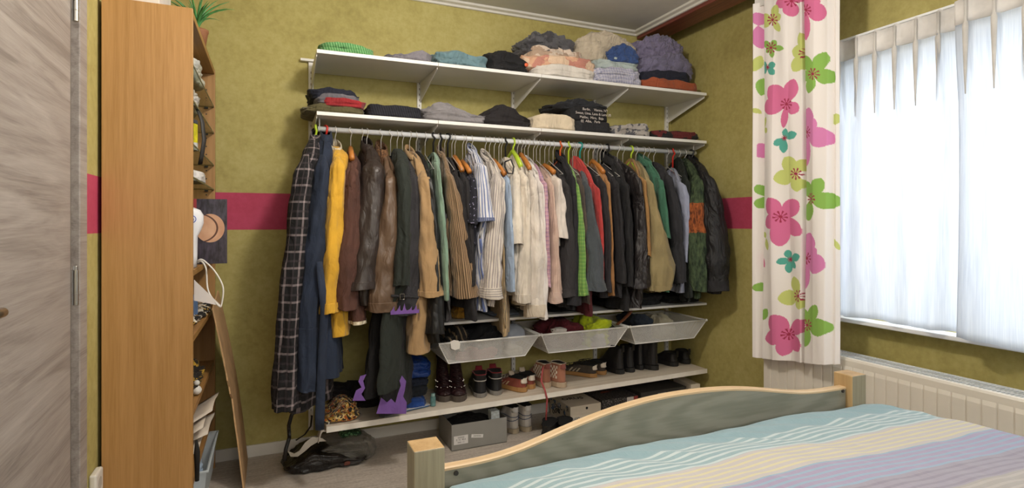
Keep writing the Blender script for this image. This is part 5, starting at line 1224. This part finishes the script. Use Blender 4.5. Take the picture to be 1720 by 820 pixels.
CRM = plain('#cfc4b2', .7, vary=.03)
wb = thing('shoebox', 'white shoebox with painted black and blue scrawls on its side', 'box', (1.74, 3.02, 0))
bx0, bx1, by0, by1 = 1.638, 1.852, 2.893, 3.16
obj('box_base', MB().box(bx0 + .003, bx1 - .003, by0 + .003, by1 - .003, .0008, .10), CRM, wb)
ld = obj('lid', MB().box(bx0, bx1, by0, by1, .07, .122), CRM, wb, bevel=.001)
obj('thumb_hole', MB().tube([(1.752, by0 - .0008, .102), (1.752, by0 - .0002, .102)], .008, 16), DARKIN, ld)
text('lid_print', 'ORUS', .055, (1.73, 3.03, .1227), (0, 0, R(-8)), DARKIN, ld)
text('lid_print', 'UGO', .022, (1.68, by0 + .0022, .045), (pi / 2, 0, 0), plain('#43586e'), wb)
rn = random.Random(17); gm = MB(); gb2 = MB()
for k in range(26):
    y = rn.uniform(by0 + .02, by1 - .02); z = rn.uniform(.014, .112); r = rn.uniform(.007, .014); tgt = gm if k % 3 else gb2
    a0, a1 = rn.uniform(0, 6), rn.uniform(2.5, 6.2); xx = bx0 - .0008 if z > .066 else bx0 + .0022
    tgt.tube([(xx, y + r * cos(a0 + a1 * t / 8), min(max(z + r * sin(a0 + a1 * t / 8), .004), .119)) for t in range(9)], .0022, 5)
obj('scrawl', gm, plain('#26292f'), wb); obj('scrawl', gb2, plain('#2f5f8c'), wb)
SPK = NT('speckled_board'); vo = SPK.noise(SPK.coord(), 160, 2); SPK.done(SPK.ramp(vo, [(.52, srgb('#1e1b1c')), (.6, srgb('#77706f'))]), .6)
kb = thing('shoebox', 'black speckled shoebox with red corner beside the white shoebox', 'box', (1.99, 3.0, 0))
obj('box_base', MB().box(1.868, 2.125, 2.9, 3.17, .0008, .115), SPK.m, kb); lk = obj('lid', MB().box(1.864, 2.129, 2.896, 3.174, .095, .132), SPK.m, kb, bevel=.001)
obj('label_sticker', MB().box(2.045, 2.095, 2.8952, 2.896, .098, .128), plain('#cfc8c2'), kb); obj('corner_patch', MB().box(2.097, 2.128, 2.8950, 2.8958, .097, .13), plain('#8e3a34', vary=.4, scale=60), kb)
obj('lid_graphic', MB().poly_prism([(1.93, 3.02), (2.0, 3.03), (2.05, 3.06), (2.1, 3.07), (2.02, 3.045), (1.95, 3.05)], .1321, .1326, 'z'), plain('#8a3a2c'), kb)
db = thing('storage_case', 'flat dark grey box under the right end of the shoe shelf', 'box', (2.32, 3.0, 0))
obj('box_base', MB().box(2.14, 2.50, 2.88, 3.17, .0008, .15), plain('#3b3835', .7), db, bevel=.003)
obj('label_sticker', MB().box(2.27, 2.335, 2.8792, 2.88, .115, .132), plain('#8a857d'), db)
cb_ = thing('small_box', 'small cream box leaning at a tilt at the right end under the shoe shelf', 'box', (2.56, 2.9, .0))
obj('box_base', MB().box(-.035, .035, -.10, .10, 0, .17), CRM, thing('x', None, None) if False else cb_, org=(0, 0, 0), bevel=.002)
ob = cb_.children[0]; 
for v_ in ob.data.vertices: v_.co += Vector((2.56, 2.9, .0))
cb_.location = (2.545, 2.93, .001); cb_.rotation_euler = (0, 0, R(-6))
# ------------------------------------------------------------------ plastic carrier bag on the floor
bgp = NT('black_film'); bgp.bump(bgp.noise(bgp.coord('Object'), 26, 4, .6, 1.5), .8, .01); bgp.done(bgp.ramp(bgp.noise(bgp.coord('Object'), 11, 3), [(.4, srgb('#0f0d0d')), (.7, srgb('#27211e'))]), .28, Alpha=1.0)
clp = NT('clear_film'); clp.bump(clp.noise(clp.coord('Object'), 30, 4, .6, 1.5), .9, .01); clp.done(srgb('#8f8a80'), .2, Alpha=.55)
bg = thing('carrier_bag', 'crumpled black and clear plastic zip bag slumped on the floor', 'bag', (.27, 2.97, 0))
A = at(475, 786, Z=0.0); 
crumple('bag_body', None, None, (.055, .47, 2.86, 3.10, .001, .10), bgp.m, 101, amp=.018, parent=bg, freq=7, sag=.5, peak=-.35)
crumple('clear_panel', 'clear plastic panel', None, (.22, .50, 2.90, 3.13, .001, .125), clp.m, 102, amp=.016, parent=bg, freq=7, sag=.25)
def bandz(pts, r, nm, m, **k): return obj(nm, MB().tube([at(u, v, Y=y) for u, v, y in pts], r, 8, sq=.35), m, bg, smooth=True, **k)
bandz([(478, 775, 2.86), (480, 755, 2.87), (486, 735, 2.9), (485, 715, 2.95), (490, 697, 2.97), (497, 690, 2.98)], .009, 'handle', bgp.m)
obj('pale_window', MB().poly_prism([(q.x, q.z) for q in [at(u, v, Y=2.845) for u, v in ((483, 757), (488, 767), (500, 767), (512, 758), (522, 749), (534, 742), (548, 741), (541, 736), (524, 734), (512, 744), (503, 757), (494, 762))]], 2.842, 2.846), plain('#a9a297', .35), bg, label='pale plastic window')
bandz([(612, 735, 2.98), (616, 750, 2.95), (619, 766, 2.92), (612, 772, 2.92)], .010, 'zip_edge', bgp.m)
bandz([(497, 740, 2.9), (512, 730, 2.92), (522, 716, 2.95), (524, 698, 2.97)], .006, 'handle', bgp.m)
crumple('green_mesh', 'green mesh contents', None, (.33, .44, 2.98, 3.10, .10, .135), C('#1f4a2a', 'blotch', ('#5d8a5a',), .012), 103, amp=.01, parent=bg)
crumple('red_print', 'small red print', None, (.335, .36, 2.852, 2.856, .018, .034), plain('#5e2c1e'), 104, amp=.004, parent=bg)
# striped ends of a rolled thing at the left end of the shoe shelf
setp(obj('paper_bag', MB().grid(lambda s, t: (.21 + .05 * s, 2.82 + .12 * t, .16 + .10 * s + .02 * sin(6 * s) - .02 * t), 10, 4), C('#cfc7bc', 'stripe', ('#7a6f66',), .012), None, (.22, 2.85, .16), thick=.004, smooth=True), 'small pale striped paper bag tucked at the left end of the shoe shelf', 'bag')

# ------------------------------------------------------------------ bed
bed = thing('bed', 'wooden bed with curved grey green footboard and square posts', 'bed', (1.12, .3, 0))
GRN = NT('stained_wood'); v_ = GRN.coord('Object', (1.0, 1, 5.2), (0, 0, 0)); w1 = GRN.n.new('ShaderNodeTexWave')
w1.wave_type = 'RINGS'; w1.rings_direction = 'SPHERICAL'; w1.inputs['Scale'].default_value = 5.5; w1.inputs['Distortion'].default_value = 5; w1.inputs['Detail'].default_value = 2; w1.inputs['Detail Scale'].default_value = .8
mp = GRN.n.new('ShaderNodeMapping'); mp.inputs['Location'].default_value = (-.35, 0, -3.3); GRN.link(v_, mp.inputs[0]); GRN.link(mp.outputs[0], w1.inputs['Vector'])
fn_ = GRN.noise(GRN.coord('Object', (3, 20, 60)), 2, 4)
nn_ = GRN.math('ADD', GRN.math('MULTIPLY', w1.outputs['Fac'], .35), GRN.math('MULTIPLY', fn_, .65))
STAIN = GRN.done(GRN.ramp(nn_, [(.3, srgb('#7f7e70')), (.65, srgb('#918e80'))]), .45)
STAINV = wood('#a39c84', '#8a8470', 'z', 1, .5); PINE = wood('#d8bf9c', '#c8aa82', 'x', .8, .5); PINEV = wood('#c6a678', '#b08f62', 'z', .8, .5)
YF = 1.33; pL0 = at(715, 747, Y=1.34); pR0 = at(1424, 622, Y=1.36)
curve = [(747, 778), (800, 769), (850, 756), (900, 735), (950, 712), (1000, 692), (1050, 675), (1100, 662), (1150, 654), (1200, 649), (1240, 648), (1280, 651), (1320, 655), (1350, 656), (1397, 649)]
cz = [at(u, v, Y=YF + .027) - Vector((0, 0, .004)) for u, v in curve]; cz[0].x = pL0.x + .034; cz[-1].x = pR0.x - .03
# smooth interpolation
cx_ = np.array([p.x for p in cz]); czz = np.array([p.z for p in cz]); X_ = np.linspace(cx_[0], cx_[-1], 60); Z_ = np.interp(X_, cx_, czz)
Z_ = np.convolve(np.pad(Z_, 3, 'edge'), np.ones(7) / 7, 'valid')
mb = MB()
for yy in (YF, YF + .026):
    for i in range(60): mb.v.append((X_[i], yy, Z_[i] - .002))
    for i in range(60): mb.v.append((X_[i], yy, .22))
for i in range(59):
    for q in ((i, 60+i, 61+i, i+1), (120+i, 121+i, 181+i, 180+i)):
        mb.f.append(q); mb.mi.append(0); mb.uv.append(((0, 0),)*4)
obj('footboard', mb, STAIN, bed)
mb = MB(); 
rings = []
for i in range(60): rings.append([(X_[i], YF - .002, Z_[i] - .003), (X_[i], YF - .002, Z_[i] + .0025), (X_[i], YF + .002, Z_[i] + .005), (X_[i], YF + .024, Z_[i] + .005), (X_[i], YF + .028, Z_[i] + .001), (X_[i], YF + .028, Z_[i] - .003)])
obj('top_edge', MB().ring_loft(rings), PINE, bed, smooth=False, label='pale natural wood top edge')
def post(pc, hw, zt):
    x0, x1, y0, y1 = pc[0] - hw, pc[0] + hw, pc[1] - hw, pc[1] + hw
    mb = MB().box(x0, x1, y0, y1, .001, zt); mb.mi = [0, 0, 1, 0, 0, 1 if pc[0] < 1 else 0]
    return obj('post', mb, [PINEV, STAINV], bed, bevel=.003)
zt = at(715, 747, Y=1.335).z
pL = at(715, 747, Y=1.34); pR = at(1424, 622, Y=1.36)
post((pL.x, 1.34), .038, zt); post((pR.x - .018, 1.34), .036, zt + .008)
obj('bolt', MB().tube([(pL.x + .075, YF - .0035, at(764, 795, Y=YF).z), (pL.x + .075, YF, at(764, 795, Y=YF).z)], .006, 14), DARKM, bed)
obj('bolt', MB().tube([(pR.x - .07, YF - .0035, at(1375, 664, Y=YF).z), (pR.x - .07, YF, at(1375, 664, Y=YF).z)], .006, 14), DARKM, bed)
obj('side_rail', MB().box(pL.x - .01, pL.x + .02, -.7, 1.30, .22, .42), STAIN, bed, bevel=.002); obj('side_rail', MB().box(pR.x - .02, pR.x + .01, -.7, 1.30, .22, .42), STAIN, bed, bevel=.002)
post((pL.x, -.72), .038, 1.0); post((pR.x, -.72), .038, 1.0)
obj('headboard', MB().box(pL.x + .04, pR.x - .04, -.735, -.705, .3, .95), STAIN, bed, bevel=.004)
obj('bed_base', MB().box(pL.x + .022, pR.x - .022, -.69, 1.31, .3, .34), STAIN, bed)
mt = obj('mattress', MB().box(pL.x + .05, pR.x - .05, -.68, 1.315, .341, .54), C('#cfcac2'), None, (1.1, .3, .341), bevel=.03, bseg=4); setp(mt, 'white mattress under the striped duvet', 'mattress')
# striped duvet
def duvet_mat():
    t = NT('striped_duvet'); S = t.sep(t.coord('UV')); d = S[1]
    d = t.math('ADD', d, t.math('MULTIPLY', t.math('SUBTRACT', t.noise(t.coord('UV'), 2.2, 2), .5), .02))
    lin = lambda rgb: tuple((c / 255) ** 2.2 for c in rgb) + (1,)
    bands = [(0, (116, 150, 160)), (.095, (126, 156, 164)), (.215, (178, 172, 172)), (.33, (146, 134, 166)), (.44, (140, 134, 152)), (.53, (152, 146, 142)), (.62, (176, 170, 134)), (.72, (142, 170, 180)), (.85, (114, 150, 164)), (1.1, (166, 154, 166)), (1.3, (130, 124, 154))]
    dd = t.math('DIVIDE', d, 1.5)
    base = t.ramp(dd, [(a / 1.5, lin(h)) for a, h in bands], True)
    line = [(0, (116, 150, 160)), (.095, (196, 208, 208)), (.215, (204, 196, 136)), (.33, (118, 164, 186)), (.44, (118, 112, 130)), (.53, (172, 166, 160)), (.62, (206, 200, 140)), (.72, (200, 208, 204)), (.85, (100, 142, 154)), (1.1, (200, 188, 144)), (1.3, (122, 160, 186))]
    l2 = t.ramp(dd, [(a / 1.5, lin(h)) for a, h in line], True)
    per = t.math('FRACT', t.math('DIVIDE', d, .0208))
    m = t.math('LESS_THAN', per, .38)
    weave = t.noise(t.coord('UV', (600, 40, 1)), 1, 2)
    col = t.mix(t.math('MULTIPLY', m, .72), base, l2)
    col = t.mix(t.math('MULTIPLY', weave, .22), col, (.72, .72, .74, 1))
    t.bump(t.noise(t.coord('Object', (1, .5, 1)), 16, 4, .5, .8), .35, .015)
    return t.done(col, .9, Sheen_Weight=.2)
dx0, dx1 = pL.x + .055, 1.90
def dz(s, q):
    # s across, q from the foot edge (0) to the head (1)
    x = dx0 + (dx1 - dx0) * s; y = 1.305 - q * 2.0
    crown = .045 * sin(pi * min(max(s, 0), 1)) ** .8 + .07 * (1 - math.exp(-q * 9)) 
    return x, y, crown
def dfn(i, j):
    NX, EDG = 1.0, .12
    s = i; q = j
    # rounded side flaps
    if s < .06: a = (1 - s / .06); x = dx0 - .03 * sin(a * pi / 2) + .0; drop = .12 * (1 - cos(a * pi / 2)) + .12 * a * (a > .98)
    elif s > .94: a = (s - .94) / .06; x = dx1 + .03 * sin(a * pi / 2); drop = .22 * (1 - cos(a * pi / 2))
    else: x = dx0 + (dx1 - dx0) * (s - .06) / .88; drop = 0
    if q < .05: b = 1 - q / .05; y = 1.285 + .03 * sin(b * pi / 2); drop = max(drop, .17 * (1 - cos(b * pi / 2)))
    else: y = 1.285 - (q - .05) / .95 * 1.95
    d = 1.315 - y
    xx = (s - .06) / .88
    zz = .576 + .055 * (1 - math.exp(-d * 5)) + .010 * sin(pi * min(max(xx, 0), 1))
    cr = math.exp(-((d - .08) / .14) ** 2) * .012 * (.5 - abs(noise.noise(Vector((x * 8 + y * 9, y * 2.5, 1)))) * 2.2) * smoothstep(.03, .09, d)
    zz += (.5 - abs(noise.noise(Vector((x * 9 + y * 6, y * 2.0, 3)))) * 2) * .007 * smoothstep(.05, .14, d) * math.exp(-d * 3.2)
    zz += cr + .014 * noise.noise(Vector((x * 3, y * 3, 2))) + .004 * noise.noise(Vector((x * 11 + y * 9, y * 6, 5)))
    return Vector((x, y, zz - drop))
def duv(s, q):
    p = dfn(s, q); return (p.x, (1.315 - p.y) + (.05 * (1 - q / .05) if q < .05 else 0) + .035 * (1.7 - p.x) * 1.0 - .065)
du = obj('duvet', MB().grid(dfn, 280, 190, duv), duvet_mat(), None, (1.1, .3, .55), smooth=True, thick=.004)
setp(du, 'striped duvet in teal, lilac, yellow and grey spread over the bed', 'bedding')
